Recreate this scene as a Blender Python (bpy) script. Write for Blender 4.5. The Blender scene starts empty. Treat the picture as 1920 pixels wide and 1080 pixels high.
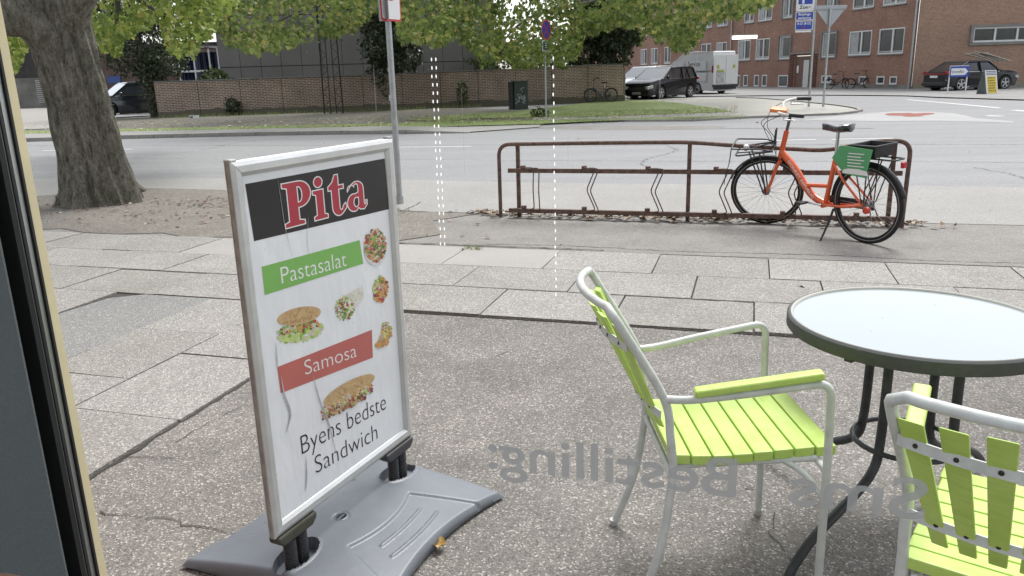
import bpy, bmesh, math, random
import numpy as np
from mathutils import Vector, Matrix
random.seed(7); RNG = np.random.default_rng(7)
R = math.radians
SC = bpy.context.scene
COL = SC.collection

# ---------------------------------------------------------------- camera, sky, sun, exposure
H = 1.53; F = 1475.0; PITCH = R(15.21); ROLL = R(-1.6)
cam = bpy.data.cameras.new("camera"); co = bpy.data.objects.new("camera", cam); COL.objects.link(co)
cam.sensor_width = 36; cam.lens = F / 1920 * 36; cam.clip_start = 0.02; cam.clip_end = 2000
fw = Vector((0, math.cos(PITCH), -math.sin(PITCH))); up0 = Vector((0, math.sin(PITCH), math.cos(PITCH))); rt0 = Vector((1, 0, 0))
rt = rt0 * math.cos(ROLL) + up0 * math.sin(ROLL); up = -rt0 * math.sin(ROLL) + up0 * math.cos(ROLL)
m = Matrix((rt, up, -fw)).transposed().to_4x4(); m.translation = (0, 0, H); co.matrix_world = m
SC.camera = co
SUN_EL, SUN_AZ = R(60), R(30)          # azimuth measured clockwise from +Y
world = bpy.data.worlds.new("World"); SC.world = world; world.use_nodes = True
wn = world.node_tree; bg = wn.nodes["Background"]
sky = wn.nodes.new("ShaderNodeTexSky"); sky.sky_type = 'NISHITA'; sky.sun_disc = False
sky.sun_elevation = SUN_EL; sky.sun_rotation = SUN_AZ; sky.air_density = 1.0; sky.dust_density = 2.0; sky.ozone_density = 1.0
hs = wn.nodes.new("ShaderNodeHueSaturation"); hs.inputs["Saturation"].default_value = 0.30
wn.links.new(sky.outputs[0], hs.inputs["Color"]); wn.links.new(hs.outputs[0], bg.inputs["Color"])
bg.inputs["Strength"].default_value = 0.13
sl = bpy.data.lights.new("sun", 'SUN'); sl.energy = 1.5; sl.angle = R(24); sl.color = (1, .985, .96)
so = bpy.data.objects.new("sun", sl); COL.objects.link(so)
sd = Vector((math.sin(SUN_AZ) * math.cos(SUN_EL), math.cos(SUN_AZ) * math.cos(SUN_EL), math.sin(SUN_EL)))
so.rotation_euler = sd.to_track_quat('Z', 'Y').to_euler(); so.location = sd * 50
SC.view_settings.view_transform = 'Standard'; SC.view_settings.look = 'None'
SC.view_settings.exposure = 1.02; SC.view_settings.gamma = 1.0
SC.cycles.max_bounces = 6; SC.cycles.transparent_max_bounces = 12
SC.cycles.caustics_reflective = False; SC.cycles.caustics_refractive = False

# survey helpers: where the sight line through a point of the photograph meets the ground or a wall
def ray(px, py): return fw + rt * ((px - 960) / F) + up * ((540 - py) / F)
def G(px, py, z=0.0):
    d = ray(px, py); return Vector((0, 0, H)) + d * ((z - H) / d.z)
def at(px, py, Y):
    d = ray(px, py); return Vector((0, 0, H)) + d * (Y / d.y)
def onwall(px, py, P0, yaw):
    U = Vector((math.cos(yaw), math.sin(yaw), 0)); V = Vector((-math.sin(yaw), math.cos(yaw), 0)); C = Vector((0, 0, H))
    d = ray(px, py); q = C + d * ((Vector(P0) - C).dot(V) / d.dot(V)); return (q - Vector(P0)).dot(U), q.z
A = R(-17.0)                            # the street and the shop front run this way
US = Vector((math.cos(A), math.sin(A), 0)); VS = Vector((-math.sin(A), math.cos(A), 0))
def W(s, t, z=0.0): return US * s + VS * t + Vector((0, 0, z))

# ---------------------------------------------------------------- materials
def new_mat(name):
    mt = bpy.data.materials.new(name); mt.use_nodes = True
    return mt, mt.node_tree, mt.node_tree.nodes["Principled BSDF"]
def mixc(nt, fac, a, b):
    n = nt.nodes.new("ShaderNodeMix"); n.data_type = 'RGBA'
    for i, v in ((0, fac), (6, a), (7, b)):
        if hasattr(v, "is_output"): nt.links.new(v, n.inputs[i])
        else: n.inputs[i].default_value = v if i == 0 else (*v[:3], 1)
    return n.outputs[2]
def coords(nt, kind="Object", scale=(1, 1, 1)):
    tc = nt.nodes.new("ShaderNodeTexCoord"); mp = nt.nodes.new("ShaderNodeMapping"); mp.inputs["Scale"].default_value = scale
    nt.links.new(tc.outputs[kind], mp.inputs[0]); return mp.outputs[0]
def noise(nt, vec, scale, detail=4, rough=.6, out="Fac"):
    n = nt.nodes.new("ShaderNodeTexNoise"); n.inputs["Scale"].default_value = scale; n.inputs["Detail"].default_value = detail
    n.inputs["Roughness"].default_value = rough; nt.links.new(vec, n.inputs["Vector"]); return n.outputs[out]
def ramp(nt, fac, stops, interp='LINEAR'):
    n = nt.nodes.new("ShaderNodeValToRGB"); n.color_ramp.interpolation = interp; nt.links.new(fac, n.inputs[0])
    e = n.color_ramp.elements
    while len(e) < len(stops): e.new(.5)
    for i, (p, c) in enumerate(stops): e[i].position = p; e[i].color = (*(c if hasattr(c, '__len__') else (c, c, c)), 1)
    return n.outputs[0]
def bump(nt, bs, h, strength=.3, dist=.01):
    b = nt.nodes.new("ShaderNodeBump"); b.inputs["Strength"].default_value = strength; b.inputs["Distance"].default_value = dist
    nt.links.new(h, b.inputs["Height"]); nt.links.new(b.outputs[0], bs.inputs["Normal"])
_mc = {}
def M(name, c, rough=.5, metal=0., var=.12, vs=6., bmp=0., bs_=40., scale=(1, 1, 1), spec=None, coat=0., emit=0.):
    if name in _mc: return _mc[name]
    mt, nt, b = new_mat(name)
    v = coords(nt, "Object", scale); f = noise(nt, v, vs)
    lo = tuple(x * (1 - var) for x in c); hi = tuple(min(1, x * (1 + var)) for x in c)
    nt.links.new(ramp(nt, f, [(.3, lo), (.7, hi)]), b.inputs["Base Color"])
    b.inputs["Roughness"].default_value = rough; b.inputs["Metallic"].default_value = metal
    if spec is not None: b.inputs["Specular IOR Level"].default_value = spec
    if coat: b.inputs["Coat Weight"].default_value = coat; b.inputs["Coat Roughness"].default_value = .05
    if bmp: bump(nt, b, noise(nt, v, bs_, 5), bmp, .004)
    if emit: b.inputs["Emission Color"].default_value = (*c, 1); b.inputs["Emission Strength"].default_value = emit
    _mc[name] = mt; return mt

def gravelly(name, base, light, dark, cell=90., wear=.6, spread=.5, stain=(.10, .09, .08), stain_amt=.5, rough=.85, big=.7, lo=.78, hi=1.18, island=False, stretch=None):
    """worn asphalt / exposed aggregate: grains, broad tone changes and stains, in metres"""
    mt, nt, b = new_mat(name); v = coords(nt, "Object")
    vt = v
    if stretch:
        vt = coords(nt, "Object", (1, 1, 1)); mp_ = vt.node; mp_.inputs["Rotation"].default_value = (0, 0, -A); mp_.inputs["Scale"].default_value = (stretch, 1, 1)
    vo = nt.nodes.new("ShaderNodeTexVoronoi"); vo.inputs["Scale"].default_value = cell; nt.links.new(v, vo.inputs["Vector"])
    sep = nt.nodes.new("ShaderNodeSeparateColor"); nt.links.new(vo.outputs["Color"], sep.inputs[0])
    grain = ramp(nt, sep.outputs[0], [(0, dark), (.35, tuple(x * .8 for x in base)), (.6, base), (.86, tuple(x * 1.15 for x in base)), (.97, light)])
    vo2 = nt.nodes.new("ShaderNodeTexVoronoi"); vo2.inputs["Scale"].default_value = cell * .45; nt.links.new(v, vo2.inputs["Vector"])
    sep2 = nt.nodes.new("ShaderNodeSeparateColor"); nt.links.new(vo2.outputs["Color"], sep2.inputs[0])
    grain2 = ramp(nt, sep2.outputs[1], [(0, tuple(x * .75 for x in base)), (.5, base), (1, tuple(x * 1.3 for x in base))])
    c = mixc(nt, .35, grain, grain2); c = mixc(nt, 1 - spread, c, base)
    tone = ramp(nt, noise(nt, vt, big, 7, .68), [(.3, lo), (.7, hi)])
    mm = nt.nodes.new("ShaderNodeMix"); mm.data_type = 'RGBA'; mm.blend_type = 'MULTIPLY'; mm.inputs[0].default_value = wear
    nt.links.new(c, mm.inputs[6]); nt.links.new(tone, mm.inputs[7]); c = mm.outputs[2]
    if island:
        g_ = nt.nodes.new('ShaderNodeNewGeometry'); t3 = ramp(nt, g_.outputs['Random Per Island'], [(0, (.90, .90, .88)), (.5, (1, 1, 1)), (1, (1.05, 1.05, 1.04))]); m3 = nt.nodes.new('ShaderNodeMix'); m3.data_type = 'RGBA'; m3.blend_type = 'MULTIPLY'; m3.inputs[0].default_value = 1; nt.links.new(c, m3.inputs[6]); nt.links.new(t3, m3.inputs[7]); c = m3.outputs[2]
    st = ramp(nt, noise(nt, v, big * 2.1, 8, .7), [(.56, 0.), (.72, 1.)])
    ml = nt.nodes.new("ShaderNodeMath"); ml.operation = 'MULTIPLY'; ml.inputs[1].default_value = stain_amt; nt.links.new(st, ml.inputs[0])
    c = mixc(nt, ml.outputs[0], c, stain)
    nt.links.new(c, b.inputs["Base Color"]); b.inputs["Roughness"].default_value = rough
    bump(nt, b, vo.outputs["Distance"], .5, .006); return mt

def brick(name, c1, c2, mortar, bw=.24, bh=.067, msz=.008, stain=.3, lowdark=None):
    mt, nt, b = new_mat(name); tc = nt.nodes.new("ShaderNodeTexCoord")
    sp = nt.nodes.new("ShaderNodeSeparateXYZ"); nt.links.new(tc.outputs["Object"], sp.inputs[0])
    cb = nt.nodes.new("ShaderNodeCombineXYZ"); nt.links.new(sp.outputs[0], cb.inputs[0]); nt.links.new(sp.outputs[2], cb.inputs[1])
    br = nt.nodes.new("ShaderNodeTexBrick"); nt.links.new(cb.outputs[0], br.inputs["Vector"])
    for k, v in (("Color1", c1), ("Color2", c2), ("Mortar", mortar)): br.inputs[k].default_value = (*v, 1)
    br.inputs["Scale"].default_value = 1; br.inputs["Brick Width"].default_value = bw; br.inputs["Row Height"].default_value = bh
    br.inputs["Mortar Size"].default_value = msz; br.inputs["Mortar Smooth"].default_value = .2
    n = noise(nt, tc.outputs["Object"], .6, 7, .7); n2 = noise(nt, tc.outputs["Object"], 9, 3, .6)
    t = ramp(nt, n, [(.3, 1 - stain), (.7, 1 + stain)]); t2 = ramp(nt, n2, [(.3, .8), (.7, 1.2)])
    c = br.outputs[0]
    for x in (t, t2):
        mm = nt.nodes.new("ShaderNodeMix"); mm.data_type = 'RGBA'; mm.blend_type = 'MULTIPLY'; mm.inputs[0].default_value = 1
        nt.links.new(c, mm.inputs[6]); nt.links.new(x, mm.inputs[7]); c = mm.outputs[2]
    if lowdark:                                    # render coat / soil splash along the foot of the wall
        ad = nt.nodes.new("ShaderNodeMath"); ad.operation = 'MULTIPLY_ADD'; nt.links.new(n, ad.inputs[0]); ad.inputs[1].default_value = .5; ad.inputs[2].default_value = lowdark[0] - .25
        lt = nt.nodes.new("ShaderNodeMath"); lt.operation = 'LESS_THAN'; nt.links.new(sp.outputs[2], lt.inputs[0]); nt.links.new(ad.outputs[0], lt.inputs[1])
        c = mixc(nt, lt.outputs[0], c, lowdark[1])
    nt.links.new(c, b.inputs["Base Color"]); b.inputs["Roughness"].default_value = .85
    bump(nt, b, br.outputs["Fac"], -.4, .008); return mt

def leafy(name, cols, rough=.5, trans=.35):
    mt, nt, b = new_mat(name); g = nt.nodes.new("ShaderNodeNewGeometry")
    c = ramp(nt, g.outputs["Random Per Island"], cols)
    nt.links.new(c, b.inputs["Base Color"]); b.inputs["Roughness"].default_value = rough
    if trans:
        tr = nt.nodes.new("ShaderNodeBsdfTranslucent"); nt.links.new(c, tr.inputs[0])
        mx = nt.nodes.new("ShaderNodeMixShader"); mx.inputs[0].default_value = trans
        nt.links.new(b.outputs[0], mx.inputs[1]); nt.links.new(tr.outputs[0], mx.inputs[2])
        nt.links.new(mx.outputs[0], nt.nodes["Material Output"].inputs[0])
    return mt

white = M("white_paint", (.74, .75, .74), .35, var=.05)
galv = M("galvanised_steel", (.42, .45, .46), .45, .6, .15, 12)
dark_metal = M("dark_metal", (.035, .035, .038), .45, .3, .2)
black_plastic = M("black_plastic", (.022, .022, .024), .5, 0, .2)
rubber = M("tyre_rubber", (.018, .018, .019), .75, 0, .2, 20)
chrome = M("bright_steel", (.6, .61, .62), .22, 1., .05)
glass_dark = M("dark_window_glass", (.03, .036, .04), .06, 0, .25, 1.5, spec=.8)
rust = M("rusty_brown_paint", (.145, .095, .075), .7, .2, .45, 25, .5, 120)
bark = None

# ---------------------------------------------------------------- mesh helpers
class MB:
    def __init__(s): s.v = []; s.f = []; s.mi = []
    def add(s, vs, fs, mi=0):
        o = len(s.v); s.v += [tuple(p) for p in vs]
        for q in fs: s.f.append(tuple(i + o for i in q)); s.mi.append(mi)
    def box(s, c, d, rot=None, mi=0):
        x, y, z = [k / 2 for k in d]
        vs = [Vector(p) for p in ((-x, -y, -z), (x, -y, -z), (x, y, -z), (-x, y, -z), (-x, -y, z), (x, -y, z), (x, y, z), (-x, y, z))]
        if rot is not None: vs = [rot @ p for p in vs]
        vs = [p + Vector(c) for p in vs]
        s.add(vs, [(0, 3, 2, 1), (4, 5, 6, 7), (0, 1, 5, 4), (1, 2, 6, 5), (2, 3, 7, 6), (3, 0, 4, 7)], mi)
    def bar(s, a, b, w, h, upv=(0, 0, 1), mi=0):
        a, b = Vector(a), Vector(b); d = b - a; L = d.length; x = d.normalized(); u = Vector(upv); y = u.cross(x)
        if y.length < 1e-4: y = Vector((0, 1, 0)).cross(x)
        y.normalize(); z = x.cross(y); s.box((a + b) / 2, (L, w, h), Matrix((x, y, z)).transposed(), mi)
    def tube(s, pts, r, n=10, mi=0, caps=True, closed=False):
        pts = [Vector(p) for p in pts]; k = len(pts); rs = r if hasattr(r, '__len__') else [r] * k
        tg = []
        for i in range(k):
            if closed: t = pts[(i + 1) % k] - pts[i - 1]
            else: t = pts[min(i + 1, k - 1)] - pts[max(i - 1, 0)]
            tg.append(t.normalized())
        ref = Vector((0, 0, 1)) if abs(tg[0].z) < .9 else Vector((1, 0, 0))
        nrm = (ref - tg[0] * ref.dot(tg[0])).normalized(); vs = []
        for i in range(k):
            nrm = nrm - tg[i] * nrm.dot(tg[i])
            if nrm.length < 1e-5: nrm = tg[i].orthogonal()
            nrm.normalize(); bi = tg[i].cross(nrm)
            for j in range(n):
                a = 2 * math.pi * j / n; vs.append(pts[i] + (nrm * math.cos(a) + bi * math.sin(a)) * rs[i])
        fs = []
        for i in range(k if closed else k - 1):
            for j in range(n):
                a, b2 = i * n + j, i * n + (j + 1) % n; c, d = ((i + 1) % k) * n + (j + 1) % n, ((i + 1) % k) * n + j
                fs.append((a, b2, c, d))
        if caps and not closed: fs += [tuple(range(n - 1, -1, -1)), tuple(range((k - 1) * n, k * n))]
        s.add(vs, fs, mi)
    def lathe(s, prof, n=24, c=(0, 0, 0), axis='Z', mi=0, rot=None, caps=True):
        vs = []; k = len(prof)
        for r, h in prof:
            for j in range(n):
                a = 2 * math.pi * j / n; p = (r * math.cos(a), r * math.sin(a), h)
                if axis == 'Y': p = (p[0], p[2], p[1])
                if axis == 'X': p = (p[2], p[0], p[1])
                p = Vector(p)
                if rot is not None: p = rot @ p
                vs.append(p + Vector(c))
        fs = [(i * n + j, i * n + (j + 1) % n, (i + 1) * n + (j + 1) % n, (i + 1) * n + j) for i in range(k - 1) for j in range(n)]
        if caps and prof[0][0] > 1e-6: fs.append(tuple(range(n - 1, -1, -1)))
        if caps and prof[-1][0] > 1e-6: fs.append(tuple(range((k - 1) * n, k * n)))
        s.add(vs, fs, mi)
    def prism(s, poly, z0, z1, mi=0):
        n = len(poly); vs = [(p[0], p[1], z0) for p in poly] + [(p[0], p[1], z1) for p in poly]
        s.add(vs, [tuple(range(n - 1, -1, -1)), tuple(range(n, 2 * n))] + [(i, (i + 1) % n, n + (i + 1) % n, n + i) for i in range(n)], mi)
    def flat(s, pts, mi=0): s.add(pts, [tuple(range(len(pts)))], mi)
    def build(s, name, mats, parent=None, smooth=None, bevel=0., seg=2, loc=None, rotz=None):
        me = bpy.data.meshes.new(name); me.from_pydata(s.v, [], s.f)
        for mt in (mats if isinstance(mats, (list, tuple)) else [mats]): me.materials.append(mt)
        me.polygons.foreach_set("material_index", s.mi)
        bm = bmesh.new(); bm.from_mesh(me); bmesh.ops.remove_doubles(bm, verts=bm.verts, dist=1e-6)
        bmesh.ops.recalc_face_normals(bm, faces=bm.faces) if not getattr(s, 'sheet', 0) else None
        bm.to_mesh(me); bm.free()
        if smooth is not None:
            me.polygons.foreach_set("use_smooth", [True] * len(me.polygons)); me.set_sharp_from_angle(angle=R(smooth))
        o = bpy.data.objects.new(name, me); COL.objects.link(o)
        if parent is not None: o.parent = parent
        if loc is not None: o.location = loc
        if rotz is not None: o.rotation_euler = (0, 0, rotz)
        if bevel: b = o.modifiers.new("bevel", 'BEVEL'); b.width = bevel; b.segments = seg; b.limit_method = 'ANGLE'; b.angle_limit = R(40)
        return o
def tag(o, label=None, cat=None, group=None, kind=None):
    if label: o["label"] = label
    if cat: o["category"] = cat
    if group: o["group"] = group
    if kind: o["kind"] = kind
    return o
def thing(name, label, cat, loc=(0, 0, 0), rz=0, group=None, sc=None):
    o = bpy.data.objects.new(name, None); COL.objects.link(o); o.location = loc; o.rotation_euler = (0, 0, rz); o.empty_display_size = .1
    if sc: o.scale = (sc, sc, sc)
    return tag(o, label, cat, group)
def copy_tree(o, parent=None):
    c = o.copy(); COL.objects.link(c); c.parent = parent
    for ch in [x for x in bpy.data.objects if x.parent == o]: copy_tree(ch, c)
    return c
def spline(pts, n=8):
    """Catmull-Rom through the points"""
    P_ = [Vector(p) for p in pts]; P_ = [P_[0] * 2 - P_[1]] + P_ + [P_[-1] * 2 - P_[-2]]; out = []
    for i in range(1, len(P_) - 2):
        a, b, c, d = P_[i - 1:i + 3]
        for k in range(n):
            t = k / n; out.append(.5 * ((2 * b) + (c - a) * t + (2 * a - 5 * b + 4 * c - d) * t * t + (3 * b - a - 3 * c + d) * t ** 3))
    return out + [P_[-2]]
def fillet(pts, r, n=5):
    """straight runs with rounded corners"""
    P_ = [Vector(p) for p in pts]; out = [P_[0]]
    for i in range(1, len(P_) - 1):
        a, b, c = P_[i - 1:i + 2]; d1 = (a - b); d2 = (c - b); q = min(r, d1.length * .49, d2.length * .49)
        p1 = b + d1.normalized() * q; p2 = b + d2.normalized() * q
        for k in range(n + 1):
            t = k / n; out.append(p1 * (1 - t) ** 2 + b * 2 * t * (1 - t) + p2 * t * t)
    return out + [P_[-1]]
def text_mesh(name, body, size, mat, parent, M4, xs=1., offset=0., depth=0.0, align='LEFT', spacing=1.):
    cu = bpy.data.curves.new(name, 'FONT'); cu.body = body; cu.size = size; cu.offset = offset; cu.extrude = depth; cu.align_x = align; cu.space_character = spacing
    tmp = bpy.data.objects.new("tmp_text", cu); COL.objects.link(tmp); dg = bpy.context.evaluated_depsgraph_get()
    me = bpy.data.meshes.new_from_object(tmp.evaluated_get(dg)); COL.objects.unlink(tmp); bpy.data.objects.remove(tmp)
    me.transform(M4 @ Matrix.Diagonal((xs, 1, 1, 1))); me.materials.clear(); me.materials.append(mat); me.name = name
    if parent == 'MESH': return me
    o = bpy.data.objects.new(name, me); COL.objects.link(o); o.parent = parent; return o
def frame_xz(x, z, y): # text plane facing -y in a local frame
    return Matrix(((1, 0, 0, x), (0, 0, -1, y), (0, 1, 0, z), (0, 0, 0, 1)))

# ---------------------------------------------------------------- the ground
def sheet(name, pts, z, mat, kind='structure', zf=None):
    mb = MB(); mb.sheet = 1
    ps = [(p[0], p[1], z if zf is None else zf(p)) for p in pts]
    ar = sum(ps[i][0] * ps[(i + 1) % len(ps)][1] - ps[(i + 1) % len(ps)][0] * ps[i][1] for i in range(len(ps)))
    if ar < 0: ps = ps[::-1]
    mb.flat(ps); o = mb.build(name, mat); tag(o, kind=kind); return o
asph_near = gravelly("coarse_worn_asphalt", (.20, .187, .168), (.66, .62, .56), (.045, .041, .034), 165, 1., .92, (.10, .092, .078), .6, big=1.1, lo=.66, hi=1.26)
slab_mat = gravelly("exposed_aggregate_slabs", (.305, .292, .268), (.72, .70, .66), (.09, .085, .08), 140, .6, .8, (.22, .205, .18), .5, big=1.3, island=True)
smooth_slab = gravelly("smooth_concrete_slabs", (.36, .345, .32), (.45, .44, .42), (.27, .26, .24), 200, .3, .3, (.28, .26, .24), .4)
strip_mat = gravelly("fine_dark_asphalt", (.235, .222, .202), (.5, .48, .45), (.12, .11, .10), 130, .75, .6, (.15, .135, .12), .7, big=1.4)
path_mat = gravelly("pale_cycle_path", (.305, .296, .276), (.66, .65, .62), (.22, .21, .2), 120, .35, .5, (.3, .29, .27), .25, big=.8)
patch_mat = gravelly("grey_repair_asphalt", (.225, .225, .212), (.6, .6, .6), (.12, .12, .12), 130, .4, .7, (.17, .17, .17), .3)
road_mat = gravelly("grey_road_asphalt", (.262, .262, .262), (.5, .5, .5), (.2, .2, .2), 60, .9, .4, (.26, .26, .255), .5, big=1.1, lo=.88, hi=1.09, stretch=.06)
dirt_mat = gravelly("trodden_soil", (.19, .172, .145), (.42, .40, .35), (.09, .07, .055), 60, .7, .7, (.13, .105, .085), .7, big=2.2)
grass_mat = gravelly("short_grass", (.19, .25, .075), (.42, .42, .18), (.09, .13, .04), 30, .7, .9, (.17, .14, .06), .5, big=.9)
soil_mat = gravelly("shaded_bare_soil", (.16, .15, .12), (.34, .3, .24), (.07, .065, .05), 40, .7, .7, (.07, .08, .04), .6, big=.7)
far_path = gravelly("dusty_footpath", (.38, .37, .33), (.5, .48, .44), (.25, .24, .21), 40, .5, .4, (.22, .22, .16), .5, big=.8)
joint_mat = M("dark_joint", (.055, .05, .042), .9, 0, .3, 20)
kerb_mat = gravelly("granite_kerb", (.30, .285, .26), (.45, .44, .4), (.14, .13, .12), 60, .6, .6, (.16, .15, .13), .6, big=1.5)

sheet("ground", [(-420, -300), (420, -300), (420, 600), (-420, 600)], 0, asph_near)
# road and the junction on the right: one pale sheet beyond the near edge
road_near = [W(-60, 10.6), W(-14, 10.95)] + [G(*p) for p in ((70, 335), (250, 334.5), (500, 334), (760, 337), (1000, 343), (1300, 346), (1690, 348), (1920, 352))] + [W(9, 11.3), W(60, 11.5)]
sheet("road", road_near + [W(80, 120), W(-80, 120)], .004, road_mat)
# pale cycle path between the soil and the road
sheet("cycle_path", [W(-60, 8.35), W(-8, 8.4), W(-3, 8.42), W(4.3, 8.5), W(20, 8.6), W(60, 8.7), W(60, 11.49), W(9, 11.29)] + [G(*p) for p in ((1920, 352.3), (1690, 348.3), (1300, 346.3), (1000, 343.3), (760, 337.3), (500, 334.3), (250, 334.8), (70, 335.3))] + [W(-14, 10.94), W(-60, 10.59)], .006, path_mat)
sheet("path", [W(-60, 6.6), W(-6, 6.62), W(2, 6.7), W(60, 6.8), W(60, 8.69), W(4.3, 8.49), W(-3, 8.41), W(-8, 8.39), W(-60, 8.34)], .004, strip_mat)
# soil round the big tree, ragged edge
dp = []
for s in np.linspace(-30, -3.2, 60): dp.append(W(s, 6.75 + .10 * math.sin(s * 5) + .07 * math.sin(s * 13)))
for s, t in ((-2.9, 7.2), (-3.3, 7.9), (-3.0, 8.3), (-3.9, 8.5), (-4.3, 8.95), (-5.1, 8.75), (-5.8, 9.1), (-6.6, 9.45), (-7.4, 9.75), (-8.8, 9.85), (-10, 8.9), (-12, 8.8), (-16, 9.0), (-30, 9.0)): dp.append(W(s + random.uniform(-.05, .05), t + random.uniform(-.05, .05)))
sheet("dirt", dp, .010, dirt_mat)
# slab paving: rows measured from the photograph, each slab a raised plate over dark joints
jm = MB(); jm.sheet = 1
mb = MB(); mb2 = MB(); pl = MB()
rows = [(4.65, 5.29, -.79, .86), (5.29, 5.94, -.34, .872), (5.94, 6.62, -.69, .872)]
def plate(m_, s0, s1, t0, t1, z=.014, g=.005):
    j = lambda: random.uniform(-.0025, .0025)
    dz = random.uniform(-.003, .004)
    c = [(s0 + g + j(), t0 + g + j()), (s1 - g + j(), t0 + g + j()), (s1 - g + j(), t1 - g + j()), (s0 + g + j(), t1 - g + j())]
    top = [W(a, b, z + dz) for a, b in c]; bot = [W(a, b, .001) for a, b in c]
    m_.add(bot + top, [(4, 5, 6, 7), (0, 1, 5, 4), (1, 2, 6, 5), (2, 3, 7, 6), (3, 0, 4, 7)])
for ri, (t0, t1, off, w) in enumerate(rows):
    for k in range(-60, 60):
        s0 = off + k * w; s1 = s0 + w
        if ri == 0 and s0 < -3.6 and s1 > -4.55 - .5: pass
        smooth_one = ri == 2 and (-3.4 < s0 < -1.6) or ri == 2 and (-5.2 < s0 < -4.0)
        g = .012 if ri == 1 and False else .005
        plate(mb2 if smooth_one else mb, s0, s1, t0 + (.012 if ri == 1 else 0), t1, g=g)
# the slabs that run back towards the shop on the left
cols = [(-9.8, -8.9), (-8.9, -8.1), (-8.1, -7.3), (-7.3, -6.45), (-6.45, -5.65), (-5.65, -4.55), (-3.72, -3.12), (-3.12, -2.49)]
for ci, (s0, s1) in enumerate(cols):
    if ci < 6: ts = [-1.2 + .8 * k + .27 * (ci % 2) for k in range(8)]; ts = [x for x in ts if x < 4.4] + [4.645]
    elif ci == 6: ts = [.8, 1.58, 2.37, 3.17, 3.93, 4.645]
    else: ts = [.2, .98, 1.98, 2.785, 3.575, 4.1, 4.645]
    for a, b in zip(ts, ts[1:]): plate(mb, s0, s1, a, b)
patch_poly = [(-4.55, .8), (-3.73, .8), (-3.73, 3.4), (-3.72, 4.0), (-3.66, 4.5), (-3.63, 4.645), (-4.3, 4.645), (-4.5, 4.5), (-4.55, 4.0)]
jm.flat([W(s, t, .0025) for s, t in ((-9.8, -1.3), (-2.5, -1.3), (-2.49, 4.64), (60, 4.64), (60, 6.63), (-60, 6.63), (-60, 4.64), (-9.8, 4.64))])
tag(jm.build("pavement_joint_bed", joint_mat), kind='structure')
tag(mb.build("pavement_slabs", slab_mat), kind='structure'); tag(mb2.build("pavement_smooth_slabs", smooth_slab), kind='structure')
sheet("pavement_repair_patch", [W(*p) for p in patch_poly], .011, patch_mat)
# cracks: thin ragged dark ribbons lying in the asphalt
ck = MB(); ck.sheet = 1
def crack(pts, w=.006, z=.0045, jag=.012):
    P_ = []
    for a, b in zip(pts, pts[1:]):
        a, b = Vector(a[:2] + (0,)) if isinstance(a, tuple) else a, b
        n = max(2, int((Vector(b) - Vector(a)).length / .05))
        for k in range(n): P_.append(Vector(a).lerp(Vector(b), k / n) + Vector((random.uniform(-jag, jag), random.uniform(-jag, jag), 0)))
    P_.append(Vector(pts[-1])); L = []; Rr = []
    for i, p in enumerate(P_):
        d = (P_[min(i + 1, len(P_) - 1)] - P_[max(i - 1, 0)]); d.z = 0
        nn = Vector((-d.y, d.x, 0)).normalized() * w * random.uniform(.25, .8)
        L.append(Vector((p.x, p.y, z)) + nn); Rr.append(Vector((p.x, p.y, z)) - nn)
    for i in range(len(P_) - 1): ck.add([L[i], Rr[i], Rr[i + 1], L[i + 1]], [(0, 1, 2, 3)])
def gp(*pp): return [G(x, y) for x, y in pp]
crack(gp((1450, 962), (1447, 990), (1440, 1005), (1455, 1020), (1475, 1040), (1482, 1060)), .0035)
crack(gp((185, 960), (270, 975), (330, 972), (345, 985), (420, 1000), (480, 1005)), .0045)
crack(gp((190, 855), (300, 858), (340, 858)), .0035); crack(gp((330, 830), (380, 800), (460, 760)), .003)
crack(gp((200, 870), (260, 845), (333, 791)), .010)
crack(gp((1390, 915), (1420, 918)), .004); crack(gp((1000, 660), (960, 655), (930, 668)), .003)
crack([W(s, 6.83 + .03 * math.sin(s * 3), 0) for s in np.linspace(-2.4, 9, 120)], .008, .0065)
crack([W(s, 6.72, 0) for s in np.linspace(-4.2, -1.2, 12)], .02, .0115)
crack([W(s, 8.4, 0) for s in np.linspace(-4.2, -2.6, 10)], .012, .0115); crack([W(s, 8.47, 0) for s in np.linspace(3, 12, 30)], .03, .0085)
crack(gp((750, 399), (775, 388), (790, 380)), .010, .0115)

for tt, w_ in ((13.9, .014), (16.95, .02), (18.6, .010)): crack([W(s_, tt + .05 * math.sin(s_ * .8), 0) for s_ in np.linspace(-22, 10, 160)], w_, .0095, .012)
for s_, t0_, t1_ in ((-7.2, 11.3, 14.0), (-1.6, 12.2, 17.0), (3.3, 11.4, 13.2), (-12.5, 14, 19.8)): crack([W(s_ + .2 * math.sin(t_ * 1.7), t_, 0) for t_ in np.linspace(t0_, t1_, 26)], .010, .0095, .05)
crack([W(-2.49, t, 0) for t in np.linspace(.3, 4.6, 40)], .02, .0035, .006)
crack([W(s, 4.64, 0) for s in np.linspace(-2.49, 12, 100)], .010, .0046, .004)
crack([W(s, 5.295, 0) for s in np.linspace(-8, 9, 120)], .022, .0155, .004)
tag(ck.build("ground_cracks", joint_mat), kind='structure')

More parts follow.
